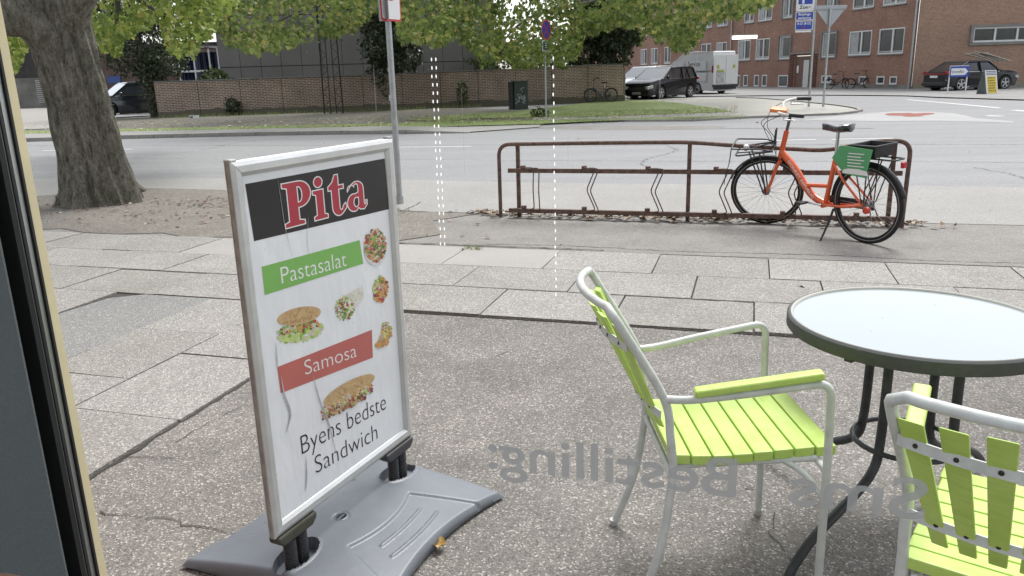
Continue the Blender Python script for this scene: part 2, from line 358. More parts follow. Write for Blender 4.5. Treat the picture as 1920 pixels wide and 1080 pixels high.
# far kerb, pavement, verges
kb = [G(*p) for p in ((-600, 290), (-250, 278), (55, 266), (225, 261), (480, 255), (640, 252.5), (760, 251.5), (880, 250))]
kb2 = []
km = MB()
for i in range(len(kb) - 1):
    a, b = kb[i], kb[i + 1]; h0 = .11 if i < 5 else .11; h1 = .11 if i < 5 else (.03 if i == 6 else .08)
    if i == 6: h0 = .08
    n = Vector((-(b - a).y, (b - a).x, 0)).normalized() * .14
    segs = max(1, int((b - a).length / 1.0))
    for k in range(segs):
        p = a.lerp(b, (k + .008) / segs); q = a.lerp(b, (k + .992) / segs); z0 = h0 + (h1 - h0) * k / segs; z1 = h0 + (h1 - h0) * (k + 1) / segs
        vs = [p, q, q + n, p + n]; km.add([(v.x, v.y, 0) for v in vs] + [(v.x, v.y, z) for v, z in zip(vs, (z0, z1, z1, z0))], [(4, 5, 6, 7), (0, 1, 5, 4), (1, 2, 6, 5), (2, 3, 7, 6), (3, 0, 4, 7)])
tag(km.build("kerb", kerb_mat), kind='structure')
fwpts = [(-600, 281), (-250, 269), (55, 257.5), (220, 254), (480, 248.5), (720, 244), (860, 242), (960, 246)]
def zt(z0): return lambda p: z0
back1 = [G(*p) for p in ((-600, 281), (-250, 269), (55, 256.5), (220, 253), (480, 247.5), (720, 242.5), (860, 239.5), (1015, 235.3))]
off = [p + Vector((-.02, .12, 0)) for p in kb]
sheet("pavement_far", off + [G(1010, 240)] + back1[::-1], .085, path_mat, zf=lambda p: .10 if p[0] < -2 else .03)
sheet("lawn_verge", back1[:-1] + [G(1015, 235.3), G(1110, 230.6), G(1320, 224.4), G(1400, 222), G(1400, 220), G(1300, 222), G(1110, 226), G(1000, 228)] + [G(*p) for p in ((850, 230), (720, 234.5), (480, 239.5), (218, 244.5), (55, 248.5), (-250, 259), (-600, 270))], .05, grass_mat, zf=lambda p: .055 + .0 * p[0])
sheet("footpath_verge", [G(*p) for p in ((-600, 271), (-250, 260), (55, 249), (218, 245), (480, 240), (720, 235), (850, 230.5), (1000, 228.5), (1110, 226.5), (1300, 222.5), (1400, 220.5), (1500, 217.5), (1600, 213), (1400, 207), (1370, 212.3), (1300, 214), (1100, 221), (1050, 210), (850, 203), (500, 210), (300, 219), (262, 219), (150, 226), (-600, 250))], .03, soil_mat)
isl = [G(*p) for p in ((1110, 229), (1300, 228), (1400, 222.5), (1500, 218.5), (1570, 216), (1606, 212), (1618, 209), (1612, 206), (1600, 203.5), (1570, 199), (1500, 192), (1430, 186), (1380, 184.5), (1150, 186), (1100, 200), (1000, 221), (1000, 228))]
sheet("island_pavement", isl, .036, far_path)
ik = MB()
for a, b in zip(isl[:13], isl[1:13]):
    n = Vector((-(b - a).y, (b - a).x, 0)).normalized() * -.02
    ik.add([Vector((v.x, v.y, z)) for v, z in ((a, 0), (b, 0), (b, .07), (a, .07))], [(0, 1, 2, 3)])
    w = Vector((-(b - a).y, (b - a).x, 0)).normalized() * .15
    ik.add([Vector((v.x, v.y, .07)) for v in (a, b, b + w, a + w)], [(0, 1, 2, 3)])
ik.sheet = 1; tag(ik.build("kerb_island", kerb_mat), kind='structure')
g2 = [G(*p) for p in ((840, 229.6), (880, 225), (1000, 222.5), (1100, 221.4), (1300, 214.5), (1372, 211.5), (1350, 206), (1290, 197), (1230, 190), (1165, 189), (1100, 194), (1030, 203), (960, 211), (880, 215), (800, 223), (760, 228))]
sheet("lawn", g2, .045, grass_mat)
sheet("lawn_behind_wall", [W(-34, 34), W(-8, 44), W(-6, 52), W(-40, 52)], .03, soil_mat)
sheet("driveway", [G(*p) for p in ((-300, 256), (112, 243), (120, 205), (190, 200), (262, 215), (262, 195), (100, 190), (-300, 205))], .05, M("concrete_drive", (.30, .285, .26), .85, 0, .1, 1.5))
# verge of the building across the side street
sheet("pavement_building", [G(*p) for p in ((1300, 182), (1430, 180.5), (1530, 179.5), (1620, 180), (1700, 181), (1760, 184), (1920, 189), (2200, 197), (2300, 170), (1708, 165), (1382, 160), (1200, 155))], .05, gravelly("side_pavement", (.27, .265, .255), (.36, .36, .35), (.19, .19, .18), 30, .5, .3, (.2, .2, .2), .4))
sheet("parking_lane", [G(*p) for p in ((1180, 190), (1300, 187), (1380, 184), (1480, 190), (1530, 181), (1300, 183), (1200, 184))], .012, road_mat)
# markings, worn
mark = M("worn_road_paint", (.62, .62, .60), .7, 0, .25, 14)
mk = MB(); mk.sheet = 1
def line(p, q, w, z=.009):
    a, b = G(*p), G(*q); n = Vector((-(b - a).y, (b - a).x, 0)).normalized() * w / 2
    mk.flat([Vector((v.x, v.y, z)) for v in (a - n, b - n, b + n, a + n)])
line((80, 283.3), (248, 280.2), .12); line((748, 276.8), (885, 275), .12); line((1385, 265.5), (1530, 262.3), .12); line((1560, 262), (1675, 260), .12)
line((1700, 187), (1775, 193.5), .2); line((1775, 193.5), (1875, 203), .22); line((1900, 207), (1990, 214), .28)
line((1850, 217.5), (1880, 218.5), .3); line((-200, 289), (-20, 285.5), .12)
tag(mk.build("road_markings", mark), kind='structure')
pale = gravelly("pale_scraped_asphalt", (.36, .358, .35), (.65, .65, .64), (.42, .42, .41), 30, .5, .3, (.42, .42, .42), .3)
def blob(cx, cy, rx, ry, n=40, amp=.22, seed=0):
    rr = random.Random(seed); ph = [rr.uniform(0, 6.28) for _ in range(5)]; out = []
    for k in range(n):
        a = 2 * math.pi * k / n; q = 1 + amp * sum(math.sin((j + 2) * a + ph[j]) / (j + 1.5) for j in range(5)); out.append(G(cx + rx * q * math.cos(a), cy + ry * q * math.sin(a)))
    return out
sheet("road_pale_patch", [G(*p) for p in ((1500, 226), (1560, 219), (1640, 212), (1680, 209), (1740, 210), (1790, 213), (1830, 222), (1900, 228), (1900, 231), (1760, 227), (1650, 228), (1560, 226.5))], .0085, pale)
sheet("road_red_patch", blob(1705, 215.5, 32, 4.2, n=70, amp=.42, seed=3), .0125, M("faded_red_surfacing", (.26, .085, .06), .85, 0, .3, 3))
sheet("road_grey_patch", blob(1190, 240, 190, 3.5, seed=5, amp=.1), .008, strip_mat)
sheet("road_dark_patch", blob(1500, 241, 150, 1.2, seed=6, amp=.1), .0085, strip_mat)

# ---------------------------------------------------------------- fallen leaves (uncountable litter)
def leaf_scatter(name, label, spots, mat, size=(.03, .07), curl=.02):
    mb_ = MB(); mb_.sheet = 1
    for (x, y, z) in spots:
        a = random.uniform(0, 6.28); s = random.uniform(*size); ca, sa = math.cos(a), math.sin(a)
        pts = [(-.5, 0, random.random() * curl), (-.1, -.36, random.random() * curl * 1.5), (.5, 0, random.random() * curl), (-.05, .38, random.random() * curl * 1.5)]
        mb_.add([(x + s * (ca * u - sa * v), y + s * (sa * u + ca * v), z + .004 + w) for u, v, w in pts], [(0, 1, 2), (0, 2, 3)])
    o = mb_.build(name, mat); tag(o, label, "fallen leaves", kind='stuff'); return o
litter_mat = leafy("fallen_leaves", [(0, (.10, .06, .04)), (.4, (.22, .15, .09)), (.75, (.38, .31, .22)), (1, (.62, .55, .45))], .7, 0)
sp = []
for _ in range(420):
    s = random.uniform(-2.3, 1.6) if random.random() < .8 else random.uniform(-2.8, 1.9); t = 8.28 + abs(random.gauss(0, .10)) * random.choice((-1, 1)) * .8; p = W(s, t, .01); sp.append((p.x, p.y, .012 + random.random() * .02))
for _ in range(60):
    p = W(random.gauss(-2.75, .15), random.gauss(8.35, .06)); sp.append((p.x, p.y, .012))
leaf_scatter("fallen_leaves", "drift of dry leaves under the rusty bicycle rack", sp, litter_mat, (.03, .1), .03)
sp = []
for _ in range(520):
    c = random.choice(((-6.6, 8.7, .7, .25), (-5.2, 8.45, .9, .12), (-7.6, 8.2, 1.6, .35), (-6, 7.7, 1.8, .4), (-9.5, 7.6, 1.5, .4)))
    p = W(random.gauss(c[0], c[2]), random.gauss(c[1], c[3])); sp.append((p.x, p.y, .012))
leaf_scatter("fallen_leaves", "brown leaf litter and twigs on the bare soil round the big tree", sp, leafy("leaf_litter", [(0, (.07, .045, .035)), (.5, (.17, .10, .07)), (.85, (.30, .20, .14)), (1, (.5, .46, .4))], .8, 0), (.02, .07), .012)
sp = []
for _ in range(900):
    px = random.uniform(30, 1380); yb = np.interp(px, [0, 220, 480, 720, 850, 1000, 1400], [254, 250, 245, 240, 236, 231, 216]); py = yb - random.uniform(-3, 16) * (1 if px < 900 else .9)
    p = G(px, py); sp.append((p.x, p.y, .10))
leaf_scatter("fallen_leaves", "yellow and pale leaves strewn over the far grass verge", sp, leafy("verge_leaves", [(0, (.2, .13, .05)), (.5, (.42, .33, .12)), (1, (.62, .58, .42))], .7, 0), (.08, .17), .02)
sp = [tuple(G(x, y)) for x, y in ((1208, 257), (1085, 262), (1420, 231), (690, 405), (600, 425), (1507, 541), (870, 471))]
leaf_scatter("fallen_leaves", "single dark leaves lying on the road and slabs", sp, litter_mat, (.06, .1), .04)
# weed tufts in the slab joints
def tuft(mb_, c, n, h, spread):
    for _ in range(n):
        a = random.uniform(0, 6.28); r_ = random.uniform(0, spread); b = Vector((c[0] + r_ * math.cos(a), c[1] + r_ * math.sin(a), c[2])); d = Vector((math.cos(a), math.sin(a), 0)) * random.uniform(.1, .7) * h
        w = Vector((-math.sin(a), math.cos(a), 0)) * h * .06; tp = b + d + Vector((0, 0, h * random.uniform(.5, 1)))
        mb_.add([b - w, b + w, tp], [(0, 1, 2)])
gm = MB(); gm.sheet = 1
for px, py, n in ((895, 468, 50), (880, 466, 30), (250, 621, 0), (115, 375, 40)): 
    if n: tuft(gm, G(px, py, .01), n, .05 if px != 115 else .12, .06)
for k in range(90): tuft(gm, G(258 + k * 1.9, 621 + k * .085 + random.uniform(-.5, .5), .008), 3, .012, .012)
for k in range(60): tuft(gm, G(340 + k * 1.5, 668.5 + k * .08, .008), 3, .012, .012)
for k in range(700):
    px = random.uniform(700, 1380); py = np.interp(px, [700, 1000, 1400], [232, 222, 209]) - random.uniform(-4, 10); tuft(gm, G(px, py, .09), 3, .09, .15)
for k in range(500):
    px = random.uniform(30, 1400); py = np.interp(px, [0, 220, 480, 720, 850, 1015, 1110, 1320, 1400], [252, 249, 244, 239, 235, 232, 228.5, 223, 221]) + random.uniform(-3, 2.5); tuft(gm, G(px, py, .05), 3, .09, .2)
for k in range(200):
    px = random.uniform(300, 900); tuft(gm, G(px, np.interp(px, [300, 730, 900], [222, 207, 200]), .05), 4, .2, .3)
tag(gm.build("grass", leafy("grass_blades", [(0, (.10, .15, .04)), (.6, (.20, .27, .07)), (1, (.40, .40, .15))], .6, .2)), "short tufts of grass on the verges and in the slab joints", "grass", kind='stuff')

# ---------------------------------------------------------------- brick garden wall along the far side
wa = G(297, 222); wb = G(1168, 191); wall_yaw = math.atan2(wb.y - wa.y, wb.x - wa.x); wl = (wb - wa).length
brown_brick = brick("old_brown_brick", (.25, .135, .10), (.16, .095, .075), (.44, .40, .34), stain=.3, lowdark=(.30, (.13, .12, .09)), msz=.015, bh=.075, bw=.26)
coping = M("slate_coping", (.16, .16, .155), .7, 0, .3, 3, .3)
gw = thing("garden_wall", "long brown brick garden wall with grey coping across the road", "wall", wa, wall_yaw)
b = MB(); 
nb = 12; seg = wl / nb
hts = [1.60, 1.60, 1.62, 1.62, 1.64, 1.66, 1.68, 1.70, 1.73, 1.76, 1.80, 1.84]
for i in range(nb): b.box(((i + .5) * seg, .12, hts[i] / 2), (seg - .03, .24, hts[i]))
b.build("brickwork", brown_brick, gw)
c = MB(); 
for i in range(nb): c.box(((i + .5) * seg, .12, hts[i] + .028), (seg - .012, .32, .05))
c.build("coping", coping, gw, bevel=.01)
j = MB()
for i in range(1, nb): j.box((i * seg, .10, .8), (.035, .17, 1.58))
j.build("movement_joint", joint_mat, gw)
lw = wb; w2 = MB(); w2.box((0, 2.2, .85), (.24, 4.4, 1.7)); o = w2.build("garden_wall", brown_brick, None, loc=lw + Vector((.0, .1, 0)), rotz=wall_yaw - R(8)); tag(o, "short brick return wall running back under the ivy at the parked cars", "wall")

# grey panelled hall behind it
clad = M("grey_cement_panel", (.175, .17, .155), .8, 0, .14, .35)
hall = thing("hall", "tall windowless grey panelled hall behind the brown brick wall", "building", at(412, 120, 47).xy.to_3d(), R(4))
hw_ = (at(930, 100, 49).x - at(412, 120, 47).x)
b = MB(); b.box((hw_ / 2, 6, 5), (hw_, 12, 10)); b.build("wall", M("dark_panel_core", (.03, .03, .028), .9), hall)  # near-black core that shows through the panel joints
b = MB(); pw = 1.16; k = 0
while k * pw < hw_:
    x0 = k * pw + .012; x1 = min(hw_, (k + 1) * pw) - .012
    for z0, z1 in ((0, 2.32), (2.35, 5.1), (5.13, 7.8), (7.83, 10)):
        if x1 > x0: b.box(((x0 + x1) / 2, -.02, (z0 + z1) / 2), (x1 - x0, .03, z1 - z0 - .012))
    k += 1
for z0, z1 in ((0, 2.32), (2.35, 5.1), (5.13, 7.8), (7.83, 10)):
    for q in range(10): b.box((-.02, .02 + q * 1.16 + .58, (z0 + z1) / 2), (.03, 1.136, z1 - z0 - .012))
b.build("cladding", clad, hall)
b = MB(); b.box((hw_ / 2, 6, 10.1), (hw_ + .4, 12.4, .2)); b.build("roof", dark_metal, hall)

# concrete retaining wall, dark shed and red brick gable at the end of the drive
cm = M("stained_concrete", (.17, .165, .15), .85, 0, .35, .8, .3, 8)
rw = thing("concrete_wall", "stained concrete wall with a louvred vent at the end of the drive", "wall", at(20, 205, 60), R(3))
rw.location.z = 0
b = MB(); b.box((3.5, .2, 1.1), (9, .3, 2.2)); b.build("wall", cm, rw)
b = MB()
for q in range(12): b.box((2.75, .02, .45 + q * .14), (1.3, .05, .07), Matrix.Rotation(R(35), 3, 'X'))
b.build("louvre", M("pale_louvre", (.42, .42, .40), .6), rw)
sh = thing("shed", "dark boarded shed with a flat white edged roof above the concrete wall", "building", at(10, 180, 66), R(3)); sh.location.z = 0
b = MB(); b.box((6, 3, 2.3), (12, 6, 4.6)); b.build("wall", M("dark_boards", (.045, .042, .038), .8, 0, .3, 2), sh)
b = MB(); b.box((6, 3, 4.7), (12.6, 6.6, .16)); b.build("roof", white, sh)
gb = thing("brick_outbuilding", "low red brown brick outbuilding behind the dark parked car", "building", at(160, 180, 58), R(3)); gb.location.z = 0
b = MB(); b.box((4, 3, 2.0), (8.5, 6, 4.0)); b.build("wall", brick("dull_red_brick", (.13, .07, .055), (.10, .06, .05), (.14, .12, .11), stain=.3), gb)
b = MB(); b.box((4, 3, 4.1), (8.9, 6.5, .2)); b.build("roof", dark_metal, gb)
b = MB(); b.box((2.2, -.05, 1.9), (.9, .06, .5)); b.build("window", M("blue_panel", (.03, .07, .25), .4), gb)
cp = thing("carport", "white framed open carport hung with dark blue tarpaulins", "carport", at(330, 170, 52), R(6)); cp.location.z = 0
b = MB()
for x in (0.4, 1.35, 2.3, 2.85): b.bar((x, 0, 0), (x, 0, 3.6), .09, .09); b.bar((x, 3.5, 0), (x, 3.5, 3.6), .09, .09)
b.bar((0, 0, 2.25), (2.9, 0, 2.25), .1, .12); b.bar((.9, 0, 3.6), (1.35, 0, 2.9), .06, .06); b.build("frame", white, cp)
b = MB()
for q in range(7): b.bar((.2 + q * .42, -.3, 3.65 + .05 * q), (.2 + q * .42, 3.8, 3.75 + .05 * q), .12, .05)
b.build("rafter", white, cp)
b = MB()
for x0, x1, y in ((.45, 1.3, .2), (1.4, 2.8, 1.5), (.3, 2.8, 3.4)):
    n = 14; vs = []
    for k in range(n + 1): x = x0 + (x1 - x0) * k / n; vs += [(x, y + .08 * math.sin(k * 1.7), 0.2), (x, y + .08 * math.sin(k * 1.7 + .5), 3.45)]
    b.add(vs, [(2 * k, 2 * k + 2, 2 * k + 3, 2 * k + 1) for k in range(n)])
b.build("tarpaulin", M("navy_tarpaulin", (.012, .02, .06), .45, 0, .3, 3), cp)
b = MB(); b.box((1.4, 1.8, 3.95), (3.4, 4.6, .06)); b.build("roof", M("dark_roof_sheet", (.06, .06, .065), .7), cp)

# ---------------------------------------------------------------- apartment block with real openings
def wall_holes(w, h, holes, thick, name, mat, parent, z0=0.):
    """outer face at y=0 in the local frame, openings with reveals; holes = (x0,x1,z0,z1)"""
    xs = sorted({0., w} | {q for hh in holes for q in hh[:2]}); zs = sorted({z0, h} | {q for hh in holes for q in hh[2:]})
    mb_ = MB(); mb_.sheet = 1
    for i in range(len(xs) - 1):
        for k in range(len(zs) - 1):
            cx, cz = (xs[i] + xs[i + 1]) / 2, (zs[k] + zs[k + 1]) / 2
            if any(a < cx < b_ and c_ < cz < d for a, b_, c_, d in holes): continue
            mb_.add([(xs[i], 0, zs[k]), (xs[i + 1], 0, zs[k]), (xs[i + 1], 0, zs[k + 1]), (xs[i], 0, zs[k + 1])], [(0, 1, 2, 3)])
    for a, b_, c_, d in holes:
        q = [(a, c_), (b_, c_), (b_, d), (a, d)]
        for i in range(4):
            p, r_ = q[i], q[(i + 1) % 4]; mb_.add([(p[0], 0, p[1]), (p[0], thick, p[1]), (r_[0], thick, r_[1]), (r_[0], 0, r_[1])], [(0, 1, 2, 3)])
    return mb_.build(name, mat, parent)
ca, cb_ = G(1708, 168), G(1382, 163)
byaw = math.atan2(ca.y - cb_.y, ca.x - cb_.x)        # local +x runs towards the corner
LEN = 60.
borig = ca - Vector((math.cos(byaw), math.sin(byaw), 0)) * LEN
red_brick = brick("weathered_red_brick", (.33, .175, .122), (.255, .14, .10), (.32, .23, .18), stain=.22, msz=.006)
red_brick2 = brick("orange_red_brick", (.36, .195, .125), (.26, .145, .10), (.44, .34, .26), stain=.12, msz=.012)
plinth_m = M("grey_render_plinth", (.25, .245, .225), .85, 0, .18, 1.2, .2, 10)
pane_m = M("window_pane", (.045, .05, .05), .08, 0, .5, .8, spec=.7)
curtain = M("net_curtain", (.40, .41, .40), .8, 0, .2, 6)
ap = thing("apartment_block", "long red brick apartment block with white framed windows facing the side street", "building", borig, byaw)
ap["kind"] = "thing"
def X(u): return LEN - u
gf = [(39.1, 37.5), (36.6, 35.0), (33.5, 32.1), (28.9, 27.5), (26.0, 24.25), (23.3, 21.6), (19.8, 17.9), (17.1, 15.2), (13.87, 12.4), (8.76, 7.24), (5.98, 3.83), (3.18, .98)]
wins = []
for k, (a, c_) in enumerate(gf):
    stair = k in (8, 9); wins.append((X(a), X(c_), 2.06 if stair else 2.1, 3.66 if k < 10 else 3.6, 1 if (a - c_) < 1.55 and k != 2 else 2, stair))
for k, (a, c_) in enumerate([(39.1, 37.5), (36.6, 35.0), (33.5, 32.1), (28.9, 27.5), (26.0, 24.25), (23.3, 21.6), (19.0, 17.6), (17.0, 15.1), (13.7, 12.37), (8.6, 7.37), (5.9, 3.9), (3.1, 1.1)]):
    wins.append((X(a), X(c_), 4.95, 6.45, 2, k in (8, 9)))
base = [(19.87, 19.2, .07, .96), (18.75, 18.05, .07, .96), (17.15, 16.43, .07, .95), (16.05, 15.3, .07, .95), (13.81, 12.54, .04, .92), (8.62, 7.5, .36, .86), (4.73, 4.05, .29, .80), (3.08, 2.34, .29, .79), (1.92, 1.25, .29, .78)]
bw = [(X(a), X(c_), z0, z1, 2 if a - c_ > 1.1 and z0 > .3 else 1, False) for a, c_, z0, z1 in base]
door = (X(11.75), X(9.95), .0, 2.25)
holes = [w[:4] for w in wins + bw] + [door]
wall_holes(LEN, 11, holes, .14, "wall", red_brick, ap)
def window(parent, x0, x1, z0, z1, nl, stair=False, y=.05, cur=.4, fr=.075, nm="window"):
    w = MB()
    for c_, d in (((x0 + fr / 2, y, (z0 + z1) / 2), (fr, .07, z1 - z0)), ((x1 - fr / 2, y, (z0 + z1) / 2), (fr, .07, z1 - z0)), (((x0 + x1) / 2, y, z0 + fr / 2), (x1 - x0 - 2 * fr, .07, fr)), (((x0 + x1) / 2, y, z1 - fr / 2), (x1 - x0 - 2 * fr, .07, fr))): w.box(c_, d)
    for i in range(1, nl):
        xm = x0 + (x1 - x0) * (i / nl if nl != 2 else .55); w.box((xm, y - .004, (z0 + z1) / 2), (.11, .07, z1 - z0 - 2 * fr))
    o_ = w.build(nm, white, parent)
    g_ = MB(); g_.sheet = 1; g_.flat([(x0 + .02, y + .03, z0 + .02), (x1 - .02, y + .03, z0 + .02), (x1 - .02, y + .03, z1 - .02), (x0 + .02, y + .03, z1 - .02)]); g_.build("pane", pane_m, o_)
    if z1 - z0 > 1.2 and cur:
        cu = MB(); zz = z0 + fr + .02
        xa = x0 + fr + .02
        wv = (x1 - x0) * random.choice((.2, .28, .0, .35)); 
        if wv: cu.box((xa + wv / 2, y + .024, (z0 + z1) / 2), (wv, .006, z1 - z0 - 2 * fr)); 
        cu.box(((x0 + x1) / 2, y + .022, z0 + fr + .07), (x1 - x0 - 2 * fr - .04, .006, random.uniform(.06, .2))); cu.build("curtain", curtain, o_)
    s_ = MB(); s_.box(((x0 + x1) / 2, -.02, z0 - .035), (x1 - x0 + .12, .14, .065)); s_.build("sill", plinth_m, o_)
    return o_
for w in wins: window(ap, w[0], w[1], w[2], w[3], w[4], w[5])
for w in bw: window(ap, w[0], w[1], w[2], w[3], w[4], cur=0, fr=.09)
for w in wins:
    if w[5]:
        q = MB(); x0, x1, z0, z1 = w[:4]
        q.box((x0 - .05, -.04, (z0 + z1) / 2), (.08, .12, z1 - z0 + .2)); q.box((x1 + .05, -.04, (z0 + z1) / 2), (.08, .12, z1 - z0 + .2)); q.box(((x0 + x1) / 2, -.04, z1 + .06), (x1 - x0 + .02, .12, .08)); q.build("window_surround", plinth_m, ap)
b = MB(); b.box((X(4.38), -.02, .14), (8.7, .04, .28)); b.build("plinth", plinth_m, ap)
d = MB(); d.box((X(10.85), .10, 1.1), (1.74, .06, 2.2)); dd = d.build("door", M("brown_door", (.16, .085, .06), .6), ap)
d = MB(); d.box((X(10.45), .05, .98), (.62, .04, 1.9)); d.build("door_panel", M("pale_door_panel", (.6, .6, .57), .5), dd)
d = MB(); d.box((X(11.45), .05, 1.3), (.2, .04, .5)); d.build("letter_panel", white, dd)
for xx in (X(12.15), X(9.45)):
    d = MB()
    for q in range(15): d.box((xx, -.03, .1 + q * .155), (.55, .1, .09))
    d.build("door_surround", M("dark_red_brick_courses", (.14, .06, .045), .8, 0, .3, 8), ap)
if 0: d.build("door_surround", M("dark_red_brick_courses", (.14, .06, .045), .8, 0, .3, 8), ap)
d = MB(); d.box((X(10.85), -.12, 2.42), (2.5, .26, .09)); d.build("door_canopy", plinth_m, ap)
for u in (20.75, -0.0):
    dpp = MB(); xx = X(u) if u else LEN - .12; dpp.tube([(xx, -.09, 0), (xx, -.09, 11)], .055, 8); dpp.build("downpipe", galv, ap, 60)
# the return facade on the right of the corner
rt_y = R(-3)
ap2 = thing("brick_building", "orange brick building with one wide ribbon window behind the black car", "building", ca + Vector((.02, .0, 0)), rt_y)
rh = [(3.2, 9.5, 2.58, 3.42), (12, 18, 2.58, 3.42), (3.2, 9.5, 5.6, 6.5)]
wall_holes(34, 11, rh, .18, "wall", red_brick2, ap2)
for h_ in rh:
    window(ap2, *h_, 5, cur=0, y=.06, fr=.1)
    q = MB(); x0, x1, z0, z1 = h_
    q.box(((x0 + x1) / 2, -.05, z1 + .07), (x1 - x0 + .4, .16, .12)); q.box(((x0 + x1) / 2, -.05, z0 - .1), (x1 - x0 + .4, .16, .12)); q.box((x0 - .1, -.05, (z0 + z1) / 2), (.16, .16, z1 - z0 + .02)); q.build("window_surround", plinth_m, ap2)
b = MB(); b.box((17, -.04, .15), (33.9, .1, .3)); b.build("plinth", M("sandstone_plinth", (.30, .27, .2), .85, 0, .2, 1), ap2)
for o_, L_ in ((ap, LEN), (ap2, 34)):
    b = MB(); b.box((L_ / 2, 5, 11.15), (L_ + .3, 10.5, .25)); b.build("roof", dark_metal, o_)
for x_ in (LEN - .05, .05): b = MB(); b.box((x_, 5, 5.5), (.05, 9.6, 10.9)); b.build("gable_wall", red_brick, ap)

# ---------------------------------------------------------------- trees
def np_mesh(name, V, Fc, mats, parent=None):
    me = bpy.data.meshes.new(name); nv = len(V); nf, k = Fc.shape
    me.vertices.add(nv); me.vertices.foreach_set("co", V.astype(np.float32).ravel())
    me.loops.add(nf * k); me.loops.foreach_set("vertex_index", Fc.astype(np.int32).ravel())
    me.polygons.add(nf); me.polygons.foreach_set("loop_start", np.arange(0, nf * k, k, dtype=np.int32)); me.polygons.foreach_set("loop_total", np.full(nf, k, dtype=np.int32))
    me.update(calc_edges=True); me.validate(); me.materials.append(mats)
    o = bpy.data.objects.new(name, me); COL.objects.link(o); o.parent = parent; return o
LOBE = np.array([(0, -.5), (.22, -.22), (.55, -.12), (.34, .12), (.30, .42), (0, .30), (0, .62), (-.0, .30), (-.30, .42), (-.34, .12), (-.55, -.12), (-.22, -.22)])
LOBE = np.array([(0, -.5), (.45, -.28), (.52, .10), (.22, .20), (0, .6), (-.22, .20), (-.52, .10), (-.45, -.28)])
def leaves_mesh(name, C_, size, mat, parent, origin=(0, 0, 0), droop=.5, shape=LOBE):
    n = len(C_); C_ = np.asarray(C_) - np.asarray(origin)
    nrm = RNG.normal(size=(n, 3)) * (1, 1, .6); nrm[:, 2] += droop; nrm /= np.linalg.norm(nrm, axis=1)[:, None]
    t = RNG.normal(size=(n, 3)); t[:, 2] -= .6; t -= nrm * (t * nrm).sum(1)[:, None]; t /= np.linalg.norm(t, axis=1)[:, None]
    bt = np.cross(nrm, t); s = size * RNG.uniform(.65, 1.25, n)
    V = C_[:, None, :] + (bt[:, None, :] * shape[None, :, 0, None] + t[:, None, :] * shape[None, :, 1, None]) * s[:, None, None]
    V += nrm[:, None, :] * (np.abs(shape[:, 0])[None, :, None] * s[:, None, None] * -.3)
    k = len(shape); return np_mesh(name, V.reshape(-1, 3), np.arange(n * k).reshape(n, k), mat, parent)
plane_leaf = leafy("plane_tree_leaves", [(0, (.11, .17, .035)), (.35, (.19, .26, .05)), (.7, (.30, .37, .08)), (.93, (.44, .47, .14)), (1, (.42, .33, .10))], .45, .52)
far_leaf = leafy("street_tree_leaves", [(0, (.085, .13, .035)), (.4, (.16, .22, .055)), (.8, (.26, .31, .09)), (1, (.38, .34, .11))], .5, .5)
ivy_leaf = leafy("ivy_leaves", [(0, (.025, .04, .02)), (.6, (.05, .072, .032)), (1, (.11, .135, .07))], .4, .12)
hedge_leaf = leafy("shrub_leaves", [(0, (.04, .065, .02)), (.6, (.08, .11, .035)), (1, (.16, .19, .06))], .5, .25)
def bark_mat():
    mt, nt, b_ = new_mat("plane_bark"); v = coords(nt, "Object", (1, 1, .35)); v2 = coords(nt, "Object")
    n1 = noise(nt, v, 9, 8, .75); n2 = noise(nt, v2, 1.6, 4, .6); n3 = noise(nt, v2, 26, 4, .7)
    n1 = noise(nt, v, 17, 8, .8)
    c = ramp(nt, n1, [(.38, (.07, .065, .052)), (.46, (.22, .205, .165)), (.56, (.33, .315, .255)), (.70, (.50, .48, .41))])
    g = ramp(nt, n2, [(.4, 0.), (.68, .55)]); c = mixc(nt, g, c, (.105, .115, .065))
    v3 = coords(nt, "Object", (1, 1, .42)); wv = noise(nt, v2, 7, 3, .6, "Color"); va = nt.nodes.new('ShaderNodeVectorMath'); va.operation = 'MULTIPLY_ADD'; nt.links.new(wv, va.inputs[0]); va.inputs[1].default_value = (.12, .12, .12); nt.links.new(v3, va.inputs[2])
    vq = nt.nodes.new('ShaderNodeTexVoronoi'); vq.feature = 'DISTANCE_TO_EDGE'; vq.inputs['Scale'].default_value = 26; nt.links.new(va.outputs[0], vq.inputs['Vector'])
    c = mixc(nt, ramp(nt, vq.outputs['Distance'], [(0, .42), (.05, .2), (.12, 0.)]), c, (.045, .042, .035))
    nt.links.new(c, b_.inputs["Base Color"]); b_.inputs["Roughness"].default_value = .9
    vo = nt.nodes.new("ShaderNodeTexVoronoi"); vo.feature = 'DISTANCE_TO_EDGE'; vo.inputs["Scale"].default_value = 13; nt.links.new(v, vo.inputs["Vector"])
    ad = nt.nodes.new("ShaderNodeMath"); ad.operation = 'ADD'; nt.links.new(n1, ad.inputs[0]); nt.links.new(n3, ad.inputs[1])
    bump(nt, b_, ad.outputs[0], 1., .06); return mt
bark = bark_mat()
bark_dark = M("dark_branch_bark", (.06, .055, .045), .9, 0, .3, 8)
